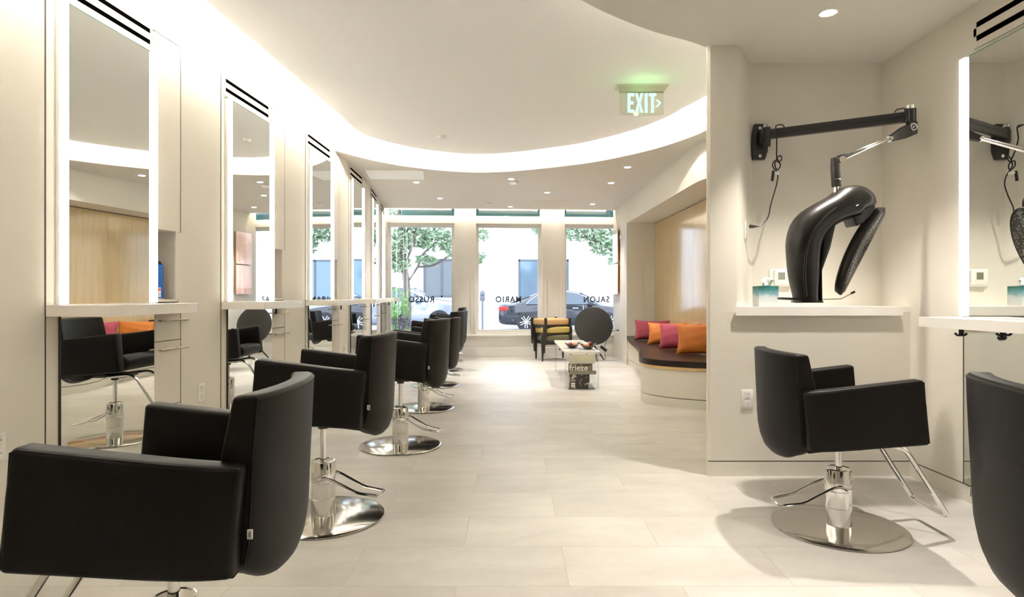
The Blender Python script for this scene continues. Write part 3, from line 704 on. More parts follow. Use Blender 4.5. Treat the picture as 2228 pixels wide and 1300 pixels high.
# ------------------------------------------------------------------ outlets, thermostat
def outlet(x, y, z, rz, label):     # faces local -y
    r = empty('wall_outlet', label, 'outlet', (x, y, z), rz, 'wall outlets')
    bm = NB(); box(bm, -0.036, 0.036, -0.006, -0.0005, -0.058, 0.058, 0.0025); fin('cover_plate', bm, M['white'], r)
    for zz in (0.027, -0.027):
        bm = NB(); box(bm, -0.017, 0.017, -0.009, -0.0062, zz-0.019, zz+0.019, 0.003)
        for sx in (-0.007, 0.007): box(bm, sx-0.0012, sx+0.0012, -0.0095, -0.0091, zz-0.001, zz+0.008, mi=1)
        box(bm, -0.0022, 0.0022, -0.0095, -0.0091, zz-0.012, zz-0.008, mi=1)
        fin('socket', bm, [M['white'], M['gap']], r, False)
outlet(-2.089, 2.50, 0.48, math.atan2(1, 0.025), 'white wall outlet on the left wall at the left frame edge')
outlet(-1.985, 3.93, 0.48, math.atan2(0.45, 0.033), 'white wall outlet between the first and second left stations')
outlet(-1.866, 6.85, 0.48, PI/2, 'white wall outlet between the third and fourth left stations')
outlet(1.427, 3.741, 0.468, 0, 'white wall outlet low on the wall left of the dryer chair')
outlet(1.475, 3.898, 1.51, math.radians(61), 'white wall outlet inside the recess where the dryer cord is plugged in')
th = empty('thermostat', 'white thermostat with a small screen above the ledge behind the dryer', 'thermostat', (1.753, 4.03, 1.215))
bm = NB(); box(bm, -0.071, 0.071, -0.008, -0.0005, -0.060, 0.060, 0.006); fin('cover_plate', bm, M['white'], th)
bm = NB(); box(bm, -0.045, 0.058, -0.026, -0.0082, -0.045, 0.050, 0.004); fin('body', bm, M['white'], th)
bm = NB(); box(bm, -0.022, 0.022, -0.0275, -0.0262, -0.012, 0.034); fin('screen', bm, M['lcd'], th, False)
bm = NB(); box(bm, -0.030, 0.030, -0.012, -0.0005, -0.035, 0.035, 0.003); o = fin('wall_control', bm, M['white']); o.location = (1.80, 10.20, 2.06); o.rotation_euler.z = -PI/2
tag(o, 'small pale wall control box beside the upper pink art panel', 'control')

# tissue box
tb = empty('tissue_box', 'tissue box with teal and cloud print on the white ledge', 'tissue box', (1.588, 3.86, 1.0315), -0.02)
bm = NB(); box(bm, -0.060, 0.060, -0.055, 0.055, 0, 0.126, 0.0015); fin('carton', bm, M['carton'], tb, False)
bm = NB(); lathe(bm, [(0.038, 0.1262), (0.038, 0.1272), (0.030, 0.1272), (0.030, 0.1262)], 24, cap=False); fin('opening_rim', bm, M['teal'], tb)
bm = NB(); n = 7; g = []
for i in range(n):
    row = []
    for j in range(n):
        u = i/(n-1)-0.5; v = j/(n-1)
        row.append(bm.verts.new((0.006+u*(0.035+0.055*v)+0.006*math.sin(5*v+3*u), 0.012*math.sin(7*u+2*v)*(0.4+v), 0.122+0.058*v*(1-0.35*abs(u-0.1))+0.006*math.sin(9*u+1))))
    g.append(row)
for i in range(n-1):
    for j in range(n-1): bm.faces.new((g[i][j], g[i+1][j], g[i+1][j+1], g[i][j+1]))
o = fin('tissue', bm, M['tissue'], tb, ang=60); md = o.modifiers.new('s', 'SOLIDIFY'); md.thickness = 0.001

# spray cans in the first cubby
def spray_can(x, y, z, m, label, h=0.215, r=0.027, st=True):
    c = empty('spray_can', label, 'spray can', (x, y, z))
    bm = NB(); lathe(bm, [(r*0.94, 0), (r, 0.004), (r, h*0.86), (r*0.93, h*0.90), (r*0.6, h*0.935), (r*0.45, h*0.94)], 32); fin('can_body', bm, m, c)
    bm = NB(); lathe(bm, [(r*0.62, h*0.93), (r*0.60, h*0.97), (r*0.42, h*0.975), (r*0.40, h), (0.0005, h)], 24); fin('nozzle_cap', bm, M['black'], c)
    bm = NB(); lathe(bm, [(r*0.98, 0.001), (r*1.02, 0.003), (r*1.02, 0.006), (r*0.99, 0.007)], 32, cap=False); fin('bottom_rim', bm, M['chrome'], c)
    if st:
        bm = NB(); a0 = -1.05
        for k in range(4):
            for mi, z0, z1 in ((0, 0.014, 0.068),):
                a, b = a0+k*0.11, a0+(k+1)*0.11; rr = r+0.0006
                f = bm.faces.new([bm.verts.new((rr*math.cos(t), rr*math.sin(t), zz)) for t, zz in ((a, z0), (b, z0), (b, z1), (a, z1))]); f.material_index = 0
        for k in range(12):
            a = 2*PI*k/12; b2 = 2*PI*(k+1)/12; rr = r+0.0010; cxx = a0+0.22
            f = bm.faces.new([bm.verts.new((rr*math.cos(cxx+p*0.30), rr*math.sin(cxx+p*0.30), 0.056+q*0.0085)) for p, q in ((0, 0), (math.cos(a), math.sin(a)), (math.cos(b2), math.sin(b2)))]); f.material_index = 1
        for q in range(4):
            z0 = 0.020+q*0.005; rr = r+0.0010
            f = bm.faces.new([bm.verts.new((rr*math.cos(t), rr*math.sin(t), zz)) for t, zz in ((a0+0.12, z0), (a0+0.32, z0), (a0+0.32, z0+0.0025), (a0+0.12, z0+0.0025))]); f.material_index = 2
        fin('price_sticker', bm, [M['white'], M['orangelab'], M['gap']], c, False)
    return c
spray_can(-2.058, 3.585, 1.0765, M['blue'], 'blue spray can with white sticker in the cubby beside the nearest mirror', 0.222, 0.027)
spray_can(-2.118, 3.56, 1.0765, M['purple'], 'purple spray can half hidden left of the blue can in the cubby', 0.205, 0.025, False)

# ------------------------------------------------------------------ hood dryer
hd = empty('hood_dryer', 'black hood dryer on a wall mounted swing arm over the ledge', 'hair dryer', (1.615, 4.03, 2.10))
def P(px, py, Y): return Vector(((px-1114)/1340*Y-1.615, Y-4.03, 1.10-(py-643)/1340*Y-2.10))
bm = NB()      # wall plate (octagonal)
pl = [(-0.045, -0.115), (0.030, -0.115), (0.048, -0.06), (0.048, 0.035), (0.030, 0.115), (-0.035, 0.115), (-0.052, 0.04), (-0.052, -0.05)]
prism(bm, pl, 0.0, 0.028, 0.006, 2, mtx=Matrix.Rotation(PI/2, 4, 'X'))
box(bm, -0.02, 0.04, -0.085, -0.02, -0.02, 0.07, 0.008)
tube(bm, [(0.018, -0.085, -0.045), (0.018, -0.085, 0.075)], 0.022, 16)
mp_ = fin('wall_bracket', bm, M['blackm'], hd)
for z in (0.085, -0.095):
    bm = NB(); tube(bm, [(-0.005, -0.0285, z), (-0.005, -0.034, z)], 0.011, 14); fin('bolt', bm, M['chrome'], mp_)
bm = NB(); tube(bm, [(0.004, -0.085, 0.0755), (0.004, -0.085, 0.094)], 0.009, 12); tube(bm, [(0.026, -0.085, 0.0755), (0.026, -0.085, 0.094)], 0.009, 12); fin('pin_cap', bm, M['chrome'], mp_)
A0 = Vector((0.018, -0.085, 0.03)); A1 = Vector((0.69, -0.485, 0.03))
bm = NB(); dv = (A1-A0).normalized(); nn = Vector((-dv.y, dv.x, 0)); up = Vector((0, 0, 1))
def bar(bm, a, b, hw, hh, groove=0.004):
    secs = []
    for q in (a, b):
        secs.append([q+nn*x+up*z for x, z in ((-hw, -hh), (hw, -hh), (hw, -hh*0.25), (hw-groove, -hh*0.12), (hw-groove, hh*0.12), (hw, hh*0.25), (hw, hh), (-hw, hh), (-hw, hh*0.25), (-hw+groove, hh*0.12), (-hw+groove, -hh*0.12), (-hw, -hh*0.25))])
    loft(bm, secs)
bar(bm, A0+dv*0.012, A1-dv*0.01, 0.016, 0.029)
fin('swing_arm', bm, M['blackm'], hd)
bm = NB(); tube(bm, [A1+up*-0.032, A1+up*0.044], 0.019, 20); tube(bm, [A1+Vector((-0.028, 0, -0.032)), A1+Vector((-0.028, 0, 0.044))], 0.017, 20)
jc = A1+Vector((0.0, -0.0, -0.075))
box(bm, jc.x-0.030, jc.x+0.022, jc.y-0.020, jc.y+0.020, jc.z-0.030, jc.z+0.045, 0.010, 3)
kn = fin('elbow_joint', bm, M['blackm'], hd)
bm = NB(); tube(bm, [A1+up*0.0445, A1+up*0.066], 0.013, 14); tube(bm, [A1+Vector((-0.030, 0, 0.0445)), A1+Vector((-0.030, 0, 0.064))], 0.011, 14); fin('pin_cap', bm, M['chrome'], kn)
bm = NB(); ring = [(jc.x-0.006+0.018*math.cos(t), jc.y-0.0215, jc.z+0.010+0.018*math.sin(t)) for t in [2*PI*k/28 for k in range(28)]]
tube(bm, ring, 0.0026, 6, closed=True); tube(bm, [(jc.x-0.014, jc.y-0.0215, jc.z+0.002), (jc.x-0.004, jc.y-0.0215, jc.z+0.014), (jc.x-0.008, jc.y-0.0215, jc.z+0.006), (jc.x+0.004, jc.y-0.0215, jc.z+0.018)], 0.0015, 6)
fin('round_badge', bm, M['white'], kn)
# lower spring arm
B0 = jc+Vector((-0.02, -0.005, -0.005)); B1 = Vector((0.182, -0.66, -0.261)); bd = (B1-B0).normalized()
bm = NB(); k0 = B0; k1 = B0+bd*0.17
s1 = Vector((bd.z, 0, -bd.x)).normalized(); s1 = s1 if s1.z > 0 else -s1; s2 = bd.cross(s1).normalized()
secs = []
for q, a_, b_ in ((k0, 0.036, 0.018), (k0+bd*0.05, 0.035, 0.018), (k0+bd*0.14, 0.020, 0.015), (k1, 0.016, 0.014)): secs.append([q+s1*(a_*y)+s2*(b_*x) for x, y in ((-1, -1), (1, -1), (1, 1), (-1, 1))])
loft(bm, secs, bev=0.006); fin('arm_housing', bm, M['blackm'], hd)
bm = NB(); tube(bm, [k1-bd*0.01, B1], 0.0105, 14); tube(bm, [k1+s1*0.008-bd*0.01, B1-bd*0.10+s1*0.016], 0.004, 8); tube(bm, [k1-bd*0.012, k1+bd*0.004], 0.017, 16)
fin('spring_rod', bm, M['chrome'], hd)
bm = NB(); secs = []
for q, a_, b_ in ((B1-bd*0.10, 0.006, 0.008), (B1-bd*0.05, 0.012, 0.012), (B1, 0.020, 0.016)): secs.append([q+s1*(a_*y)+s1*0.010+s2*(b_*x) for x, y in ((-1, -1), (1, -1), (1, 1), (-1, 1))])
loft(bm, secs, bev=0.003)
tube(bm, [B1+Vector((-0.030, 0, 0.012)), B1+Vector((-0.030, 0, -0.03)), B1+Vector((-0.022, 0, -0.145))], [0.021, 0.023, 0.024], 20)
k2 = fin('knuckle', bm, M['blackm'], hd)
bm = NB(); tube(bm, [B1+Vector((0, -0.026, 0)), B1+Vector((0, -0.014, 0))], 0.019, 20); fin('pivot_cap', bm, M['chrome'], k2)
bm = NB(); T0 = B1+Vector((-0.022, 0, -0.146)); tube(bm, [T0, T0+Vector((0, 0, -0.070))], 0.0155, 18); tube(bm, [T0+Vector((0.0, 0, 0.038)), T0+Vector((0.0, 0, 0.042))], 0.0252, 18); fin('collar', bm, M['chrome'], k2)
# dryer shell, swept along its bend
YH = 3.37
def shell(bm, pts, n=24, pw=2.6):
    # pts: (px, py, halfwidth px, half depth m)
    P_ = [P(a, b, YH) for a, b, c, d in pts]; secs = []
    for i, (a, b, hw, hd_) in enumerate(pts):
        t = (P_[min(i+1, len(P_)-1)]-P_[max(i-1, 0)]).normalized(); q = Vector((-t.z, 0, t.x)); w = hw/1340*YH
        ring = []
        for k in range(n):
            th_ = 2*PI*k/n; c_, s_ = math.cos(th_), math.sin(th_)
            cx_ = math.copysign(abs(c_)**(2/pw), c_); sx_ = math.copysign(abs(s_)**(2/pw), s_)
            ring.append(P_[i]+q*(w*cx_)+Vector((0, 1, 0))*(hd_*sx_))
        secs.append(ring)
    loft(bm, secs)
bm = NB()
ctl = [(1753, 657, 20, 0.085), (1751, 640, 21, 0.088), (1748, 600, 27, 0.095), (1747, 560, 30, 0.098), (1749, 525, 33, 0.10), (1762, 494, 35, 0.10), (1790, 470, 31, 0.10), (1818, 455, 31, 0.10), (1844, 442, 36, 0.10), (1862, 437, 32, 0.095), (1880, 440, 22, 0.08), (1894, 447, 10, 0.05)]
cc = crom([Vector((a, b, c)) for a, b, c, d in ctl], 3); dd = crom([Vector((d, 0, 0)) for a, b, c, d in ctl], 3)
shell(bm, [(p.x, p.y, p.z, q.x) for p, q in zip(cc, dd)])
sb = fin('dryer_shell', bm, M['gloss'], hd, ang=60)
bm = NB(); rdg = [P(a, b, YH)+Vector((0, -0.094, 0)) for a, b in ((1736, 645), (1733, 600), (1737, 550), (1750, 510), (1775, 478), (1800, 458))]
tube(bm, crom(rdg, 4), 0.008, 8); fin('shell_ridge', bm, M['gloss'], sb)
bm = NB(); tube(bm, [P(1862, 448, YH-0.10), P(1897, 431, YH-0.075)], 0.0025, 6); fin('vent_line', bm, M['chrome'], sb)
# hinge block
bm = NB(); pp = [P(a, b, YH) for a, b in ((1838, 462), (1862, 448), (1888, 440), (1893, 455), (1876, 484), (1852, 495))]
secs = [[p+Vector((0, y, 0)) for p in pp] for y in (-0.055, 0.055)]
loft(bm, secs, bev=0.006); fin('hinge_block', bm, M['black'], hd)
# inner panel of the upright, right of the shell
bm = NB(); pp = [P(a, b, YH) for a, b in ((1776, 657), (1776, 580), (1786, 510), (1808, 492), (1797, 540), (1779, 590), (1780, 657))]
secs = [[p+Vector((0, y, 0)) for p in pp] for y in (-0.05, 0.03)]
loft(bm, secs, bev=0.003); fin('inner_panel', bm, M['black'], hd)
# paddle: long oval plate with grill
bm = NB(); c0 = P(1868, 545, YH); L0 = (P(1917, 449, YH)-P(1820, 636, YH)).normalized(); nrm = L0.cross(Vector((0, 1, 0))).normalized()
if nrm.x < 0: nrm = -nrm
N_ = (nrm*0.90+Vector((0, -0.62, 0))).normalized(); B_ = N_.cross(L0).normalized()
def paddle(bm, hl, hw, th0, th1, n=40, off=0.0):
    secs = []
    for s_, tt in ((0.86, th0), (0.96, th0*0.72), (1.0, 0.0), (0.985, -th1*0.7), (0.95, -th1)):
        secs.append([c0+L0*(hl*s_*math.cos(2*PI*k/n))+B_*(hw*s_*math.sin(2*PI*k/n))-N_*(tt+off-0.018*math.cos(2*PI*k/n)**2) for k in range(n)])
    loft(bm, secs)
paddle(bm, 0.268, 0.105, 0.042, 0.010); pd = fin('dryer_paddle', bm, M['gloss'], hd, ang=60)
bm = NB(); secs = [[c0+L0*(0.250*s_*math.cos(2*PI*k/40))+B_*(0.096*s_*math.sin(2*PI*k/40))+N_*(0.011+bu+0.018*math.cos(2*PI*k/40)**2) for k in range(40)] for s_, bu in ((1.0, 0), (0.97, 0.004), (0.6, 0.006), (0.01, 0.006))]
loft(bm, secs); fin('grill', bm, M['grill'], pd, ang=60)
# foot plate, tray and probe
bm = NB(); box(bm, P(1733, 657, YH).x, P(1778, 657, YH).x, YH-4.03-0.07, YH-4.03+0.07, P(0, 659, YH).z, P(0, 655, YH).z, 0.003)
lathe(bm, [(0.01, -0.007), (0.068, -0.006), (0.074, 0.0), (0.066, 0.006), (0.01, 0.007)], 32, mtx=Matrix.Translation(P(1722, 651, YH)) @ Matrix.Rotation(0.05, 4, 'Y')); fin('control_tray', bm, M['black'], hd)
bm = NB(); tube(bm, [P(1776, 652, YH), P(1830, 651, YH-0.02), P(1856, 637, YH-0.03)], 0.0025, 8); pr = fin('sensor_probe', bm, M['bronze'], hd)
bm = NB(); tube(bm, [P(1852, 639, YH-0.03), P(1860, 635, YH-0.033)], 0.006, 10); fin('probe_tip', bm, M['black'], pr)
# cord
bm = NB()
R_ = lambda px, py, Y: P(px, py, Y)
cpts = [R_(1690, 300, 3.83), R_(1688, 276, 3.84), R_(1694, 272, 3.80), R_(1702, 272, 3.78), R_(1708, 279, 3.80)]
tube(bm, crom(cpts, 5), 0.004, 8)
cpts = [R_(1690, 300, 3.83), R_(1690, 320, 3.84), R_(1690, 342, 3.86), R_(1696, 352, 3.86), R_(1701, 345, 3.86), R_(1697, 339, 3.87), R_(1690, 345, 3.87), R_(1686, 360, 3.87), R_(1692, 370, 3.87), R_(1698, 358, 3.86), R_(1686, 350, 3.86), R_(1681, 362, 3.87), R_(1692, 378, 3.88), R_(1690, 400, 3.90), R_(1683, 425, 3.90), R_(1676, 450, 3.89), R_(1673, 468, 3.89), R_(1665, 482, 3.885), R_(1652, 492, 3.88), R_(1640, 494, 3.875)]
tube(bm, crom(cpts, 5), 0.004, 8)
tube(bm, [R_(1683, 372, 3.86), R_(1680, 394, 3.86)], 0.009, 8)
cd = fin('power_cord', bm, M['black'], hd); bm = NB()
tube(bm, [R_(1946, 245, 3.62), R_(1952, 238, 3.60), R_(1965, 236, 3.58), R_(1972, 235, 3.555)], 0.0035, 8)
fin('joint_cable', bm, M['black'], hd)
bm = NB(); tube(bm, [R_(1645, 493, 3.877), R_(1640, 493.5, 3.875), R_(1632, 493, 3.87)], [0.006, 0.009, 0.012], 10); fin('plug', bm, M['black'], cd)
bm = NB(); tube(bm, [R_(1684, 376, 3.865), R_(1695, 378, 3.865)], 0.0095, 8); fin('cord_tie', bm, M['white'], cd)

# ------------------------------------------------------------------ exit sign
ex = empty('exit_sign', 'green EXIT sign with right arrow hanging from the raised ceiling', 'sign', (1.04, 4.95, RAISED))
bm = NB(); secs = [[(-w, -d, z), (w, -d, z), (w, d, z), (-w, d, z)] for w, d, z in ((0.208, 0.062, -0.0005), (0.205, 0.060, -0.012), (0.185, 0.03, -0.034), (0.180, 0.022, -0.046))]
loft(bm, secs, bev=0.002); cn = fin('canopy', bm, M['metalgrey'], ex)
ld = bpy.data.lights.new('added_exit_glow', 'POINT'); ld.energy = 0.13; ld.color = (0.30, 1.0, 0.25); ld.shadow_soft_size = 0.02; ld.specular_factor = 0.0  # added point light before the sign, for the green glow on the ceiling
lo = bpy.data.objects.new('added_exit_glow', ld); C.objects.link(lo); lo.parent = ex; lo.location = (-0.01, -0.16, -0.17)
bm = NB(); secs = []
for k in range(13):
    x = -0.176+0.352*k/12; secs.append([(x, -0.004, -0.0465), (x, 0.004, -0.0465), (x, 0.004, -0.226-0.012*(1-(x/0.176)**2)), (x, -0.004, -0.226-0.012*(1-(x/0.176)**2))])
loft(bm, secs); pn = fin('acrylic_panel', bm, M['exitpanel'], ex, False)
bm = NB()
def lbar(x0, x1, z0, z1): box(bm, x0, x1, -0.0062, -0.0045, z0, z1)
def lpoly(pts): prism(bm, pts, 0.0045, 0.0062, mtx=Matrix.Rotation(PI/2, 4, 'X'))
T_, B2 = -0.056, -0.212; mz = (T_+B2)/2
lbar(-0.112, -0.089, B2, T_); lbar(-0.089, -0.060, T_-0.024, T_); lbar(-0.089, -0.064, mz-0.012, mz+0.012); lbar(-0.089, -0.060, B2, B2+0.024)
lpoly([(-0.052, T_), (-0.030, T_), (-0.019, mz+0.02), (-0.008, T_), (0.014, T_), (-0.007, mz), (0.014, B2), (-0.008, B2), (-0.019, mz-0.02), (-0.030, B2), (-0.052, B2), (-0.031, mz)])
lbar(0.026, 0.049, B2, T_); lbar(0.058, 0.118, T_-0.024, T_); lbar(0.0765, 0.0995, B2, T_-0.024)
lpoly([(0.112, -0.108), (0.130, -0.108), (0.158, -0.134), (0.130, -0.166), (0.112, -0.166), (0.140, -0.134)])
fin('lettering', bm, M['exitgreen'], pn, False)

# ------------------------------------------------------------------ bench
seatp = [(1.812, 9.71), (1.77, 9.35), (1.70, 8.75), (1.635, 8.12), (1.55, 7.5), (1.455, 7.0), (1.375, 6.66), (1.345, 6.44), (1.38, 6.24), (1.50, 6.08), (1.66, 5.97), (1.85, 5.88), (2.24, 5.81)]
basep = [(1.83, 9.71), (1.83, 8.6), (1.81, 8.0), (1.74, 7.45), (1.55, 6.98), (1.40, 6.66), (1.362, 6.44), (1.40, 6.26), (1.52, 6.10), (1.67, 5.99), (1.86, 5.90), (2.24, 5.83)]
def sm(p, k=5): return [(q.x, q.y) for q in crom([(a, b, 0) for a, b in p], k)]
bn = empty('built_in_bench', 'curved built-in bench with dark cushion in the maple niche', 'bench', (1.9, 7.7, 0))
def bp(pts): return [(x-1.9, y-7.7) for x, y in pts]
back = [(2.24, 9.71)]
bm = NB(); prism(bm, bp(sm(basep)+back), 0.094, 0.368); fin('base', bm, M['wall'], bn, ang=30)
bm = NB(); prism(bm, bp(off2(sm(basep), 0.012)+back), 0.0, 0.094); box(bm, 0.3, 0.33, -1, 1, 0.02, 0.05); fin('seam_shade', bm, M['seam'], bn, ang=30)  # dark inset core, shade of the plinth reveal put into its colour
bm = NB(); prism(bm, bp(off2(sm(basep), -0.001)+back), 0.0, 0.086); fin('plinth', bm, M['wall'], bn, ang=30)
bm = NB(); prism(bm, bp(sm(seatp)+back), 0.372, 0.398, 0.002); fin('seat_board', bm, M['maple_edge'], bn, ang=30)
bm = NB(); prism(bm, bp(off2(sm(seatp), -0.004)+back), 0.399, 0.458, 0.018, 4); fin('seat_cushion', bm, M['bench_leather'], bn, ang=60)

# cushions: square pillow with pinched corners
def pillow(name, label, m, x, y, rz, w=0.50, h=0.36, t=0.15, lean=-0.30, roll=0.0):
    bm = NB(); n = 16
    def grid(sg):
        g = []
        for i in range(n+1):
            row = []
            for j in range(n+1):
                u = -1+2*i/n; v = -1+2*j/n
                e = max(0, (1-u*u)*(1-v*v))**0.42
                cx_ = 1-0.10*(1-abs(v)**2.2)*abs(u)**3; cz_ = 1-0.10*(1-abs(u)**2.2)*abs(v)**3
                wob = 0.004*math.sin(7*u+3*v)+0.003*math.sin(11*v-4*u)
                row.append(bm.verts.new((u*w/2*cx_, sg*(t/2*e+wob*e), h/2+v*h/2*cz_)))
            g.append(row)
        for i in range(n):
            for j in range(n):
                f = (g[i][j], g[i+1][j], g[i+1][j+1], g[i][j+1]); bm.faces.new(f if sg < 0 else f[::-1])
    grid(-1); grid(1)
    bmesh.ops.remove_doubles(bm, verts=bm.verts, dist=0.0005)
    o = fin(name, bm, m, ang=70); o.rotation_euler = (lean, roll, rz); o.location = (x, y, 0.459); tag(o, label, 'cushion', 'cushions on the curved bench')
    return o
pillow('throw_cushion', 'dark red velvet cushion farthest along the curved bench', M['red'], 1.98, 8.72, -0.28, 0.50, 0.30)
pillow('throw_cushion', 'orange velvet cushion between the two red ones on the bench', M['orange'], 1.99, 7.92, -0.32, 0.50, 0.30)
pillow('throw_cushion', 'bright raspberry velvet cushion in front of the farther orange one', M['pink'], 1.975, 7.25, -0.36, 0.50, 0.32)
pillow('throw_cushion', 'orange velvet cushion nearest the wall corner, cut off by the corner', M['orange'], 2.02, 6.62, -0.30, 0.50, 0.35)
pillow('throw_cushion', 'dark plum cushion behind the nearest orange cushion, seen in the mirror', M['plum'], 2.08, 6.12, -1.0, 0.34, 0.30, 0.11)

# art panels
for z0, z1, lb in ((1.66, 2.235, 'upper glossy pink art panel on the right wall by the window'), (1.12, 1.64, 'lower glossy pink art panel on the right wall by the window')):
    r = empty('art_panel', lb, 'artwork', (1.826, 10.70, z0), 0, 'pink art panels')
    h = z1-z0
    bm = NB(); box(bm, -0.038, -0.034, -0.25, 0.25, 0, h); fin('print_face', bm, M['art'], r, False)
    bm = NB(); box(bm, -0.0335, -0.020, -0.25, 0.25, 0, h); fin('backing_board', bm, M['art_side'], r, False)
    bm = NB(); box(bm, -0.0195, 0.004, -0.20, 0.20, 0.04, h-0.04); fin('hanging_frame', bm, M['gap'], r, False)

# ------------------------------------------------------------------ lounge: stacked chairs, tilted table, acrylic table
def lounge_chair(label, mseat, x, y, z, rz):
    r = empty('upholstered_stool', label, 'stool', (x, y, z), rz, 'stools stacked by the street windows')
    w = 0.225
    bm = NB(); box(bm, -w-0.01, w+0.01, -w+0.0, w, 0.325, 0.435, 0.035, 5); fin('seat', bm, mseat, r)
    bm = NB()
    for s in (-1, 1): box(bm, -w, w, s*(w-0.012)-0.012, s*(w-0.012)+0.012, 0.275, 0.324); box(bm, s*(w-0.012)-0.012, s*(w-0.012)+0.012, -w, w, 0.275, 0.324)
    fin('apron', bm, M['darkwood'], r)
    for sx in (-1, 1):
        for sy in (-1, 1):
            bm = NB(); X_, Y_ = sx*(w+0.018), sy*(w-0.005)
            tube(bm, [(X_, Y_, 0.0), (X_, Y_, 0.20), (X_, Y_, 0.33), (X_, Y_, 0.445), (X_, Y_, 0.452)], [0.013, 0.022, 0.025, 0.024, 0.018], 14); fin('leg', bm, M['darkwood'], r)
    return r
lounge_chair('olive stool at the bottom of the stack by the windows', M['olive'], 0.70, 10.50, 0, math.radians(12))
lounge_chair('mustard stool in the middle of the stack by the windows', M['mustard'], 0.69, 10.52, 0.135, math.radians(20))
lounge_chair('tan stool on top of the stack by the windows', M['tan'], 0.665, 10.54, 0.270, math.radians(29))

tt = empty('tilt_top_table', 'round black tilt-top table standing with its top upright by the window', 'table', (1.38, 10.35, 0))
bm = NB(); lathe(bm, [(0.0005, -0.012), (0.315, -0.012), (0.322, -0.008), (0.322, 0.008), (0.315, 0.012), (0.0005, 0.012)], 64, mtx=Matrix.Translation((-0.01, 0.0, 0.585)) @ Matrix.Rotation(math.radians(78), 4, 'X') @ Matrix.Scale(1, 4)); fin('tabletop', bm, M['tabletop'], tt)
bm = NB(); tube(bm, [(0, 0.05, 0.585), (0, 0.07, 0.45), (0.01, 0.06, 0.20)], 0.018, 14); box(bm, -0.05, 0.05, 0.015, 0.06, 0.56, 0.61, 0.005); fin('post', bm, M['darkwood'], tt)
for a in (-60, 60, 180):
    t = math.radians(a-25); bm = NB(); tube(bm, [(0.01, 0.06, 0.24), (0.01+0.09*math.cos(t), 0.06+0.09*math.sin(t), 0.15), (0.01+0.22*math.cos(t), 0.06+0.22*math.sin(t), 0.0)], [0.018, 0.015, 0.011], 12); fin('leg', bm, M['footwood'], tt)
bm = NB(); tube(bm, [(0.10, -0.05, 0.245), (0.20, -0.05, 0.17)], 0.026, 14); fin('clamp_handle', bm, M['black'], tt)
bm = NB(); tube(bm, crom([(1.795, 10.36, 0.51), (1.70, 10.36, 0.50), (1.62, 10.33, 0.42), (1.57, 10.3, 0.30), (1.55, 10.29, 0.22), (1.56, 10.3, 0.004)], 6), 0.004, 8); tube(bm, [(1.797, 10.36, 0.51), (1.76, 10.36, 0.511)], 0.012, 10)
tag(fin('power_cable', bm, M['black']), 'thin black cable plugged into the right wall beside the round table', 'cable')

ac = empty('acrylic_table', 'long low clear acrylic table in the lounge holding two bowls', 'table', (0.83, 8.1, 0))
bm = NB(); box(bm, -0.205, 0.205, -0.85, 0.95, 0.418, 0.432, 0.003); fin('tabletop', bm, mat('pale_acrylic', (0.85, 0.85, 0.83), 0.06, spec=0.7), ac, False)
for y in (-0.78, 0.90):
    for x in (-0.19, 0.19):
        bm = NB(); box(bm, x-0.012, x+0.012, y-0.012, y+0.012, 0, 0.4175); fin('leg', bm, M['acr'], ac, False)
bm = NB()
for s in (-1, 1): box(bm, s*0.206-0.003, s*0.206+0.003, -0.852, 0.952, 0.41, 0.438)
box(bm, -0.205, 0.205, -0.858, -0.852, 0.41, 0.438); box(bm, -0.205, 0.205, 0.952, 0.958, 0.41, 0.438); fin('edge_band', bm, M['white'], ac, False)

mr = empty('magazine_rack', 'tiered magazine rack at the near end of the acrylic table', 'rack', (0.82, 7.22, 0))
bm = NB(); box(bm, -0.165, 0.165, 0.035, 0.040, 0.0, 0.40); fin('back_panel', bm, M['acr'], mr, False)
bm = NB(); box(bm, -0.150, 0.160, -0.045, 0.030, 0.190, 0.196); box(bm, -0.150, 0.160, -0.050, -0.045, 0.178, 0.222); fin('shelf_lip', bm, M['shelfgrey'], mr, False)
bm = NB(); box(bm, -0.150, 0.15, -0.012, 0.030, 0.0, 0.006); box(bm, -0.155, -0.150, -0.03, 0.035, 0.0, 0.06); fin('foot', bm, M['acr'], mr, False)
def magazine(label, m, x, y, z, w, h, lean, extra=None):
    r = empty('magazine', label, 'magazine', (x, y, z), 0, 'magazines in the lounge rack'); r.rotation_euler.x = lean
    bm = NB(); box(bm, -w/2, w/2, -0.001, 0.0005, 0, h); fin('cover', bm, m, r, False)
    bm = NB(); box(bm, -w/2+0.001, w/2-0.001, 0.0006, 0.006, 0.001, h-0.001); fin('pages', bm, M['tissue'], r, False)
    if extra:
        for txt, sz, cx_, cz_, mm in extra:
            t = text_mesh(txt, sz, 0.0004, 0.0015); b2 = NB(); merge(b2, t, 0, Matrix.Translation((cx_, -0.0018, cz_)) @ Matrix.Rotation(PI/2, 4, 'X')); fin('lettering', b2, mm, r, False)
    return r
m1 = magazine('magazine with a dark photographic cover standing lowest in the rack', M['magdark'], 0.79, 7.20, 0.0075, 0.235, 0.205, -0.05)
bm = NB(); box(bm, -0.10, -0.052, -0.0022, -0.0012, 0.020, 0.044); box(bm, -0.10, -0.052, -0.0022, -0.0012, 0.048, 0.070); fin('barcode', bm, M['white'], m1, False)
magazine('magazine lettered frieze above the lowest magazine', M['magmid'], 0.80, 7.195, 0.1975, 0.28, 0.105, -0.03, [('frieze', 0.098, -0.022, 0.052, M['tissue'])])
magazine('pale magazine with yellow lettering on top of the rack', M['magpale'], 0.825, 7.235, 0.30, 0.31, 0.105, -0.03, [('NATURE', 0.048, 0.02, 0.062, M['yellow'])] if False else None)
bm = NB(); random.seed(3)
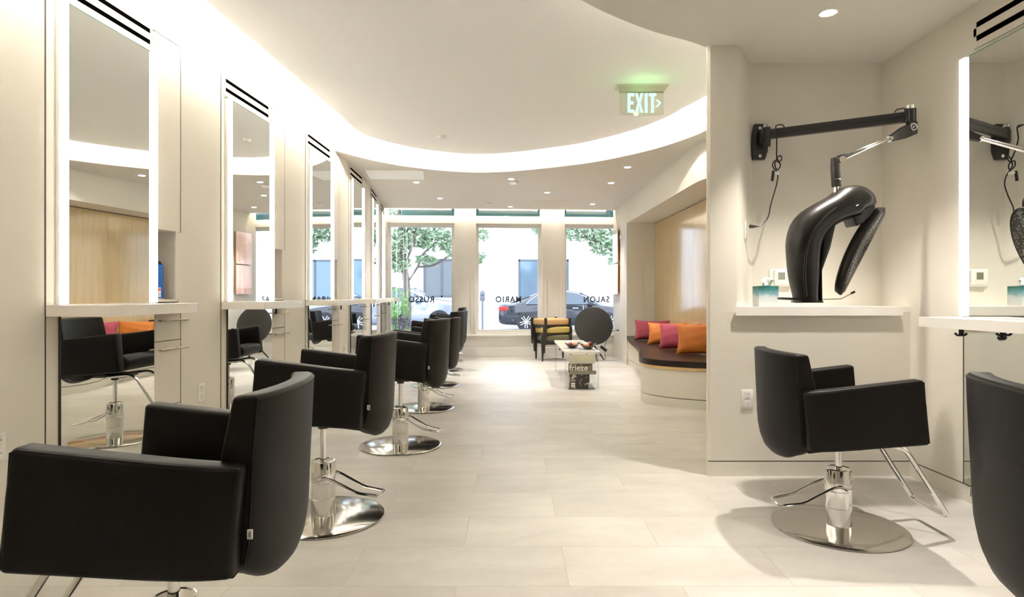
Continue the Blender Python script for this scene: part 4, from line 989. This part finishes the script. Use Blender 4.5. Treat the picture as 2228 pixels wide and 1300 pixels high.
for k in range(9):
    x = -0.07+k*0.022; hh = 0.032
    box(bm, 0.825+x, 0.825+x+0.005, 7.2315, 7.233, 0.342, 0.342+hh)
    if k % 2: box(bm, 0.825+x, 0.825+x+0.015, 7.2315, 7.233, 0.342+hh-0.005, 0.342+hh)
    elif k % 3 == 0: box(bm, 0.825+x, 0.825+x+0.015, 7.2315, 7.233, 0.342, 0.347)
yl = fin('lettering', bm, M['yellow'], None, False)
for o in bpy.data.objects:
    if o.get('label', '').startswith('pale magazine'):
        yl.parent = o; yl.matrix_parent_inverse = Matrix.Translation((-o.location.x, -o.location.y-0.002, -o.location.z))

def bowl(label, x, y, rz, m):
    bm = NB(); n = 36; secs = []
    for s_, z in ((0.35, 0.0), (0.40, 0.004), (0.62, 0.018), (0.86, 0.040), (1.0, 0.060), (0.97, 0.061), (0.82, 0.044), (0.58, 0.024), (0.30, 0.012), (0.01, 0.010)):
        secs.append([(0.105*s_*math.cos(2*PI*k/n), 0.095*s_*math.sin(2*PI*k/n), z*(1+0.28*math.cos(2*2*PI*k/n)*s_)) for k in range(n)])
    loft(bm, secs); o = fin('glass_bowl', bm, m, ang=60); o.location = (x, y, 0.4325); o.rotation_euler.z = rz; tag(o, label, 'bowl', 'bowls on the acrylic table')
bowl('left dark glass bowl of fruit on the acrylic table', 0.762, 7.78, 0.1, M['bowl'])
bowl('right dark glass bowl of fruit on the acrylic table', 0.938, 7.62, -0.15, M['bowl'])
def fruit(label, x, y, z, r, m, g='fruit in the bowls'):
    bm = NB(); lathe(bm, [(0.0005+r*math.sin(PI*k/14)*(1-0.05*math.sin(PI*k/14)), -r*math.cos(PI*k/14)) for k in range(15)], 22)
    o = fin('fruit', bm, m, ang=70); o.location = (x, y, z); tag(o, label, 'fruit', g)
fruit('dark red fruit at the left in the left bowl', 0.735, 7.76, 0.475, 0.030, M['plumfruit'])
fruit('peach fruit in the left bowl', 0.792, 7.79, 0.482, 0.036, M['peach'])
fruit('larger peach fruit in the right bowl', 0.915, 7.59, 0.484, 0.039, M['peach'])
fruit('dark red fruit behind the peach in the right bowl', 0.968, 7.65, 0.492, 0.033, M['plumfruit'])

# ------------------------------------------------------------------ street
bm = NB(); box(bm, -25, 25, 11.35, 20.4, -0.2, -0.10); struct(fin('sidewalk', bm, M['pave'], smooth=False))
bm = NB(); box(bm, -25, 25, 20.4, 31, -0.3, -0.16); struct(fin('road', bm, M['asphalt'], smooth=False))
bm = NB(); box(bm, -25, 25, 31, 31.3, -0.3, 9.0)
bd_ = fin('street_building', bm, M['facade'], None, False); tag(bd_, 'sunlit white building across the street', 'building')
def fwin(x0, x1, z0, z1, blind):
    bm = NB()
    for a in ((x0, x1, z1-0.08, z1), (x0, x1, z0, z0+0.08), (x0, x0+0.09, z0, z1), (x1-0.09, x1, z0, z1), ((x0+x1)/2-0.04, (x0+x1)/2+0.04, z0, z1)): box(bm, a[0], a[1], 30.93, 30.999, a[2], a[3])
    w = fin('window', bm, M['fframe'], bd_, False)
    bm = NB(); box(bm, x0+0.05, x1-0.05, 30.96, 30.995, z0+0.05, z1-0.05); fin('pane', bm, M['blinds'] if blind else M['fglass'], w, False)
fwin(-4.45, -2.6, 1.0, 2.93, True); fwin(0.32, 2.85, 0.9, 2.90, False); fwin(-9.0, -6.9, 0.9, 2.9, False); fwin(6.0, 8.4, 0.9, 2.9, False)
bm = NB(); box(bm, -25, 25, 30.9, 30.999, 3.70, 3.78); fin('ledge', bm, M['pave'], bd_, False)
bm = NB(); wbox(bm, -2.04, 2.6, 0.75, 0.85, 2.53, 2.95); wbox(bm, -2.04, 2.6, 0.31, 0.75, 2.91, 2.95); tag(fin('awning', bm, M['teal'], None, False), 'teal awning band outside above the street windows', 'awning')

def car(name, label, X, Y, paint, sc, flip=1):
    r = empty(name, label, 'car', (X, Y, -0.16)); r.scale = (sc, sc, sc)
    # side profile stations: x, z bottom, z belt(shoulder), z top, half width body, half width top
    st = [(-2.40, 0.40, 0.62, 0.64, 0.62, 0.60), (-2.36, 0.30, 0.80, 0.90, 0.78, 0.70), (-2.2, 0.24, 0.88, 0.98, 0.86, 0.72), (-1.85, 0.22, 0.90, 1.02, 0.90, 0.70), (-1.45, 0.20, 0.91, 1.17, 0.91, 0.62), (-1.0, 0.20, 0.91, 1.35, 0.92, 0.60), (-0.5, 0.20, 0.91, 1.42, 0.92, 0.60),
          (0.0, 0.20, 0.91, 1.43, 0.92, 0.60), (0.4, 0.20, 0.91, 1.38, 0.92, 0.60), (0.8, 0.20, 0.90, 1.22, 0.92, 0.63), (1.15, 0.20, 0.89, 1.02, 0.91, 0.70), (1.5, 0.20, 0.86, 0.95, 0.91, 0.72), (2.0, 0.22, 0.78, 0.85, 0.86, 0.70), (2.3, 0.26, 0.66, 0.73, 0.76, 0.62), (2.42, 0.34, 0.55, 0.58, 0.60, 0.52)]
    bm = NB(); cs = crom([Vector((a, b, c)) for a, b, c, d, e, f in st], 3); ds = crom([Vector((d, e, f)) for a, b, c, d, e, f in st], 3); secs = []
    for p, q in zip(cs, ds):
        x, zb, zs = p; zt, hb, ht = q; half = [(0, zb), (hb*0.85, zb), (hb*0.97, zb+0.12), (hb, (zb+zs)/2), (hb*0.97, zs), (ht+(hb*0.94-ht)*0.5, (zs+zt)/2), (ht, zt-0.03), (ht*0.8, zt), (0, zt)]
        secs.append([(x, -y, z) for y, z in half]+[(x, y, z) for y, z in half[::-1][1:-1]])
    loft(bm, secs); body = fin('body', bm, paint, r, ang=50)
    for s in (-1, 1):
        bm = NB(); pts = [(-1.42, 0.95, 0.895), (-1.30, 1.08, 0.80), (-0.98, 1.28, 0.70), (-0.5, 1.36, 0.66), (0.05, 1.37, 0.66), (0.38, 1.32, 0.68), (0.85, 1.10, 0.80), (1.10, 0.95, 0.895)]
        up_ = [bm.verts.new((x, s*(y_+0.012), z)) for x, z, y_ in pts]; lo_ = [bm.verts.new((x, s*0.905, 0.945)) for x, z, y_ in pts]
        for k in range(len(pts)-1): bm.faces.new((lo_[k], lo_[k+1], up_[k+1], up_[k]))
        fin('side_windows', bm, M['carglass'], r)
        bm = NB()
        for x in (-0.55, 0.30): box(bm, x-0.03, x+0.03, s*0.80-0.125, s*0.80+0.125, 0.95, 1.30, mtx=None)
        bm.free()
        bm = NB(); tube(bm, [(x, s*(y_+0.014), z+0.005) for x, z, y_ in pts], 0.012, 6); fin('window_trim', bm, M['chrome'], r)
        bm = NB(); box(bm, 0.72, 0.90, s*0.98-0.07, s*0.98+0.07, 0.93, 1.05, 0.03, 3); fin('door_mirror', bm, paint, r)
        for x in (-1.43, 1.45):
            bm = NB(); prof = [(0.20, -0.11), (0.31, -0.11), (0.335, -0.08), (0.335, 0.08), (0.31, 0.11), (0.20, 0.11)]
            lathe(bm, prof, 36, mtx=Matrix.Translation((x, s*0.83, 0.335)) @ Matrix.Rotation(PI/2, 4, 'X')); wh_ = fin('wheel', bm, M['tyre'], r)
            bm = NB()
            lathe(bm, [(0.235, 0.112), (0.235, 0.125), (0.215, 0.125), (0.205, 0.10)], 36, cap=False, mtx=Matrix.Translation((x, s*0.83, 0.335)) @ Matrix.Rotation(PI/2*s*1, 4, 'X'))
            for k in range(10):
                a = 2*PI*k/10+(0.12 if k % 2 else -0.12); a2 = 2*PI*(k//2*2+0.5)/10
                tube(bm, [(x+0.04*math.cos(a2), s*0.945, 0.335+0.04*math.sin(a2)), (x+0.22*math.cos(a), s*0.95, 0.335+0.22*math.sin(a))], 0.016, 6)
            tube(bm, [(x, s*0.94, 0.335), (x, s*0.96, 0.335)], 0.05, 16)
            fin('alloy_rim', bm, M['alloy'], wh_)
        bm = NB(); box(bm, -2.385, -2.05, s*0.74-0.13, s*0.74+0.125, 0.72, 0.87, 0.03, 2); fin('tail_light', bm, M['tail'], r)
        bm = NB()
        box(bm, -0.56, -0.55, s*0.925-0.004, s*0.925+0.004, 0.28, 0.93); box(bm, 0.55, 0.56, s*0.925-0.004, s*0.925+0.004, 0.28, 0.92); box(bm, -0.85, -0.65, s*0.935-0.01, s*0.935+0.01, 0.80, 0.83); box(bm, 0.18, 0.38, s*0.935-0.01, s*0.935+0.01, 0.80, 0.83)
        fin('door_handles', bm, M['chrome'], r)
    bm = NB(); prism(bm, [(-1.98, 1.00), (-1.30, 1.235), (-1.28, 1.22), (-1.96, 0.98)], -0.60, 0.60, mtx=Matrix.Rotation(PI/2, 4, 'X')); fin('rear_window', bm, M['carglass'], r)
    bm = NB(); prism(bm, [(0.50, 1.36), (1.14, 1.04), (1.12, 1.02), (0.48, 1.34)], -0.60, 0.60, mtx=Matrix.Rotation(PI/2, 4, 'X')); fin('windshield', bm, M['carglass'], r)
    return r
car('sedan', 'dark sedan parked outside the middle and right windows', 1.92, 22.3, M['carblack'], 1.0)
car('sedan', 'silver blue car parked outside the left window', -4.12, 22.0, M['carsilver'], 1.13)

pm = empty('parking_meter', 'grey parking meter outside at the left of the middle window', 'parking meter', (-0.94, 19.6, -0.10))
bm = NB(); tube(bm, [(0, 0, 0), (0, 0, 1.02)], 0.032, 14); fin('post', bm, M['meter'], pm)
bm = NB(); box(bm, -0.085, 0.085, -0.06, 0.06, 1.02, 1.20, 0.03, 3); lathe(bm, [(0.08, 1.20), (0.09, 1.27), (0.07, 1.33), (0.03, 1.36), (0.0005, 1.37)], 20); fin('meter_head', bm, M['meter'], pm)
bm = NB(); box(bm, -0.33, -0.15, -0.01, 0.01, 0.98, 1.30, 0.01); box(bm, -0.17, 0.0, -0.01, 0.01, 1.0, 1.03); fin('white_sign', bm, M['white'], pm)

def leaves(bm, cx, cy, cz, rx, ry, rz_, n, s0, s1, seed):
    rd = random.Random(seed)
    for _ in range(n):
        while True:
            u, v, w = rd.uniform(-1, 1), rd.uniform(-1, 1), rd.uniform(-1, 1)
            if u*u+v*v+w*w <= 1: break
        c = Vector((cx+u*rx, cy+v*ry, cz+w*rz_)); s = rd.uniform(s0, s1)
        a = Vector((rd.gauss(0, 1), rd.gauss(0, 1), rd.gauss(0, 0.6))).normalized(); b = a.cross(Vector((rd.gauss(0, 1), rd.gauss(0, 1), rd.gauss(0, 1)))).normalized()
        nn_ = a.cross(b)*s*0.12
        bm.faces.new([bm.verts.new(c+a*(s*p)+b*(s*q)+nn_*k_) for p, q, k_ in ((-1, 0, 0), (-0.25, 0.42, 1), (0.5, 0.32, 1), (1, 0, -1), (0.5, -0.32, 1), (-0.25, -0.42, 1))])
def tree(label, x, y, trunk, branches, clumps, seed):
    r = empty('street_tree', label, 'tree', (x, y, -0.10))
    bm = NB(); tube(bm, [Vector(p) for p in trunk], [0.13, 0.11, 0.09, 0.07, 0.05][:len(trunk)], 12)
    for b in branches: tube(bm, crom([Vector(p) for p in b], 3), 0.028, 7)
    fin('trunk', bm, M['bark'], r)
    bm = NB()
    for k, (cx, cy, cz, rx, ry, rz_, n) in enumerate(clumps): leaves(bm, cx, cy, cz, rx, ry, rz_, n, 0.05, 0.10, seed*100+k)
    fin('foliage', bm, M['leaf'], r, smooth=False)
# left tree: trunk seen through the left window
tree('street tree seen through the left window', -2.78, 16.2, [(0, 0, 0), (0.02, 0, 1.0), (0.0, 0, 1.55), (-0.08, 0, 2.2), (-0.2, 0, 3.6)],
     [[(0.0, 0, 1.5), (0.30, 0, 1.95), (0.45, 0, 2.3), (0.95, 0.1, 2.75)], [(0.0, 0, 1.6), (-0.30, 0.1, 2.2), (-0.55, 0, 3.0)], [(0.3, 0, 1.95), (0.7, 0.2, 2.0), (1.1, 0.2, 2.25)], [(-0.05, 0, 2.0), (0.2, 0, 2.6), (0.3, 0, 3.3)]],
     [(-0.45, 0, 2.45, 0.55, 0.5, 0.38, 420), (0.1, 0.2, 2.75, 0.6, 0.5, 0.30, 380), (0.75, 0.1, 2.70, 0.45, 0.4, 0.35, 260), (-0.2, 0, 2.02, 0.35, 0.3, 0.22, 160), (0.5, 0.1, 2.15, 0.28, 0.3, 0.15, 110), (1.15, 0.1, 2.55, 0.25, 0.3, 0.35, 130), (0.2, 0, 3.5, 1.4, 0.7, 0.5, 900), (1.95, 0.1, 2.75, 0.20, 0.3, 0.22, 60), (1.95, 0.1, 2.2, 0.14, 0.2, 0.14, 40), (-0.65, 0, 1.35, 0.25, 0.2, 0.3, 60)], 1)
tree('street tree seen through the right window', 3.3, 17.0, [(0, 0, 0), (0.0, 0, 1.2), (-0.05, 0, 2.0), (-0.2, 0, 2.8), (-0.3, 0, 3.8)],
     [[(-0.05, 0, 1.8), (-0.5, 0, 2.4), (-1.3, 0, 2.85)], [(-0.1, 0, 2.2), (-0.5, 0, 2.9), (-1.0, 0, 3.4)]],
     [(-1.35, 0, 3.0, 0.65, 0.4, 0.35, 420), (-0.75, 0, 2.65, 0.45, 0.4, 0.38, 320), (-0.45, 0, 2.15, 0.20, 0.3, 0.22, 90), (-0.8, 0, 3.6, 1.4, 0.7, 0.5, 800), (-2.55, 0, 3.02, 0.28, 0.3, 0.14, 80), (0.4, 0, 2.8, 0.9, 0.6, 0.7, 500)], 2)
sp_ = empty('leafy_plant', 'leafy green plant outside at the foot of the left window', 'plant', (-2.45, 13.0, -0.10))
bm = NB(); rd = random.Random(5)
for k in range(46):
    x = rd.uniform(-0.25, 0.22); y = rd.uniform(-0.2, 0.2); h = rd.uniform(0.8, 1.35); lx = rd.gauss(0, 0.09); ly = rd.gauss(0, 0.07); w = rd.uniform(0.012, 0.022)
    pts = [(x, y, 0.2), (x+lx*0.3, y+ly*0.3, h*0.6), (x+lx, y+ly, h), (x+lx*2.2, y+ly*2, h*1.04)]
    q = crom(pts, 4); L1 = [bm.verts.new(p+Vector((w*(1-i/len(q))+0.002, 0.004, 0))) for i, p in enumerate(q)]; L2 = [bm.verts.new(p-Vector((w*(1-i/len(q))+0.002, 0, 0))) for i, p in enumerate(q)]
    for i in range(len(q)-1): bm.faces.new((L1[i], L1[i+1], L2[i+1], L2[i]))
leaves(bm, 0, 0, 1.0, 0.3, 0.25, 0.35, 120, 0.03, 0.06, 9)
fin('foliage', bm, M['leafy'], sp_, smooth=False)
bm = NB(); leaves(bm, 0.12, -0.1, 0.62, 0.27, 0.2, 0.17, 260, 0.02, 0.045, 11); fin('purple_foliage', bm, M['purpleleaf'], sp_, smooth=False)
bm = NB(); box(bm, -0.4, 0.4, -0.25, 0.25, 0, 0.32, 0.02); fin('planter', bm, M['pave'], sp_, False)
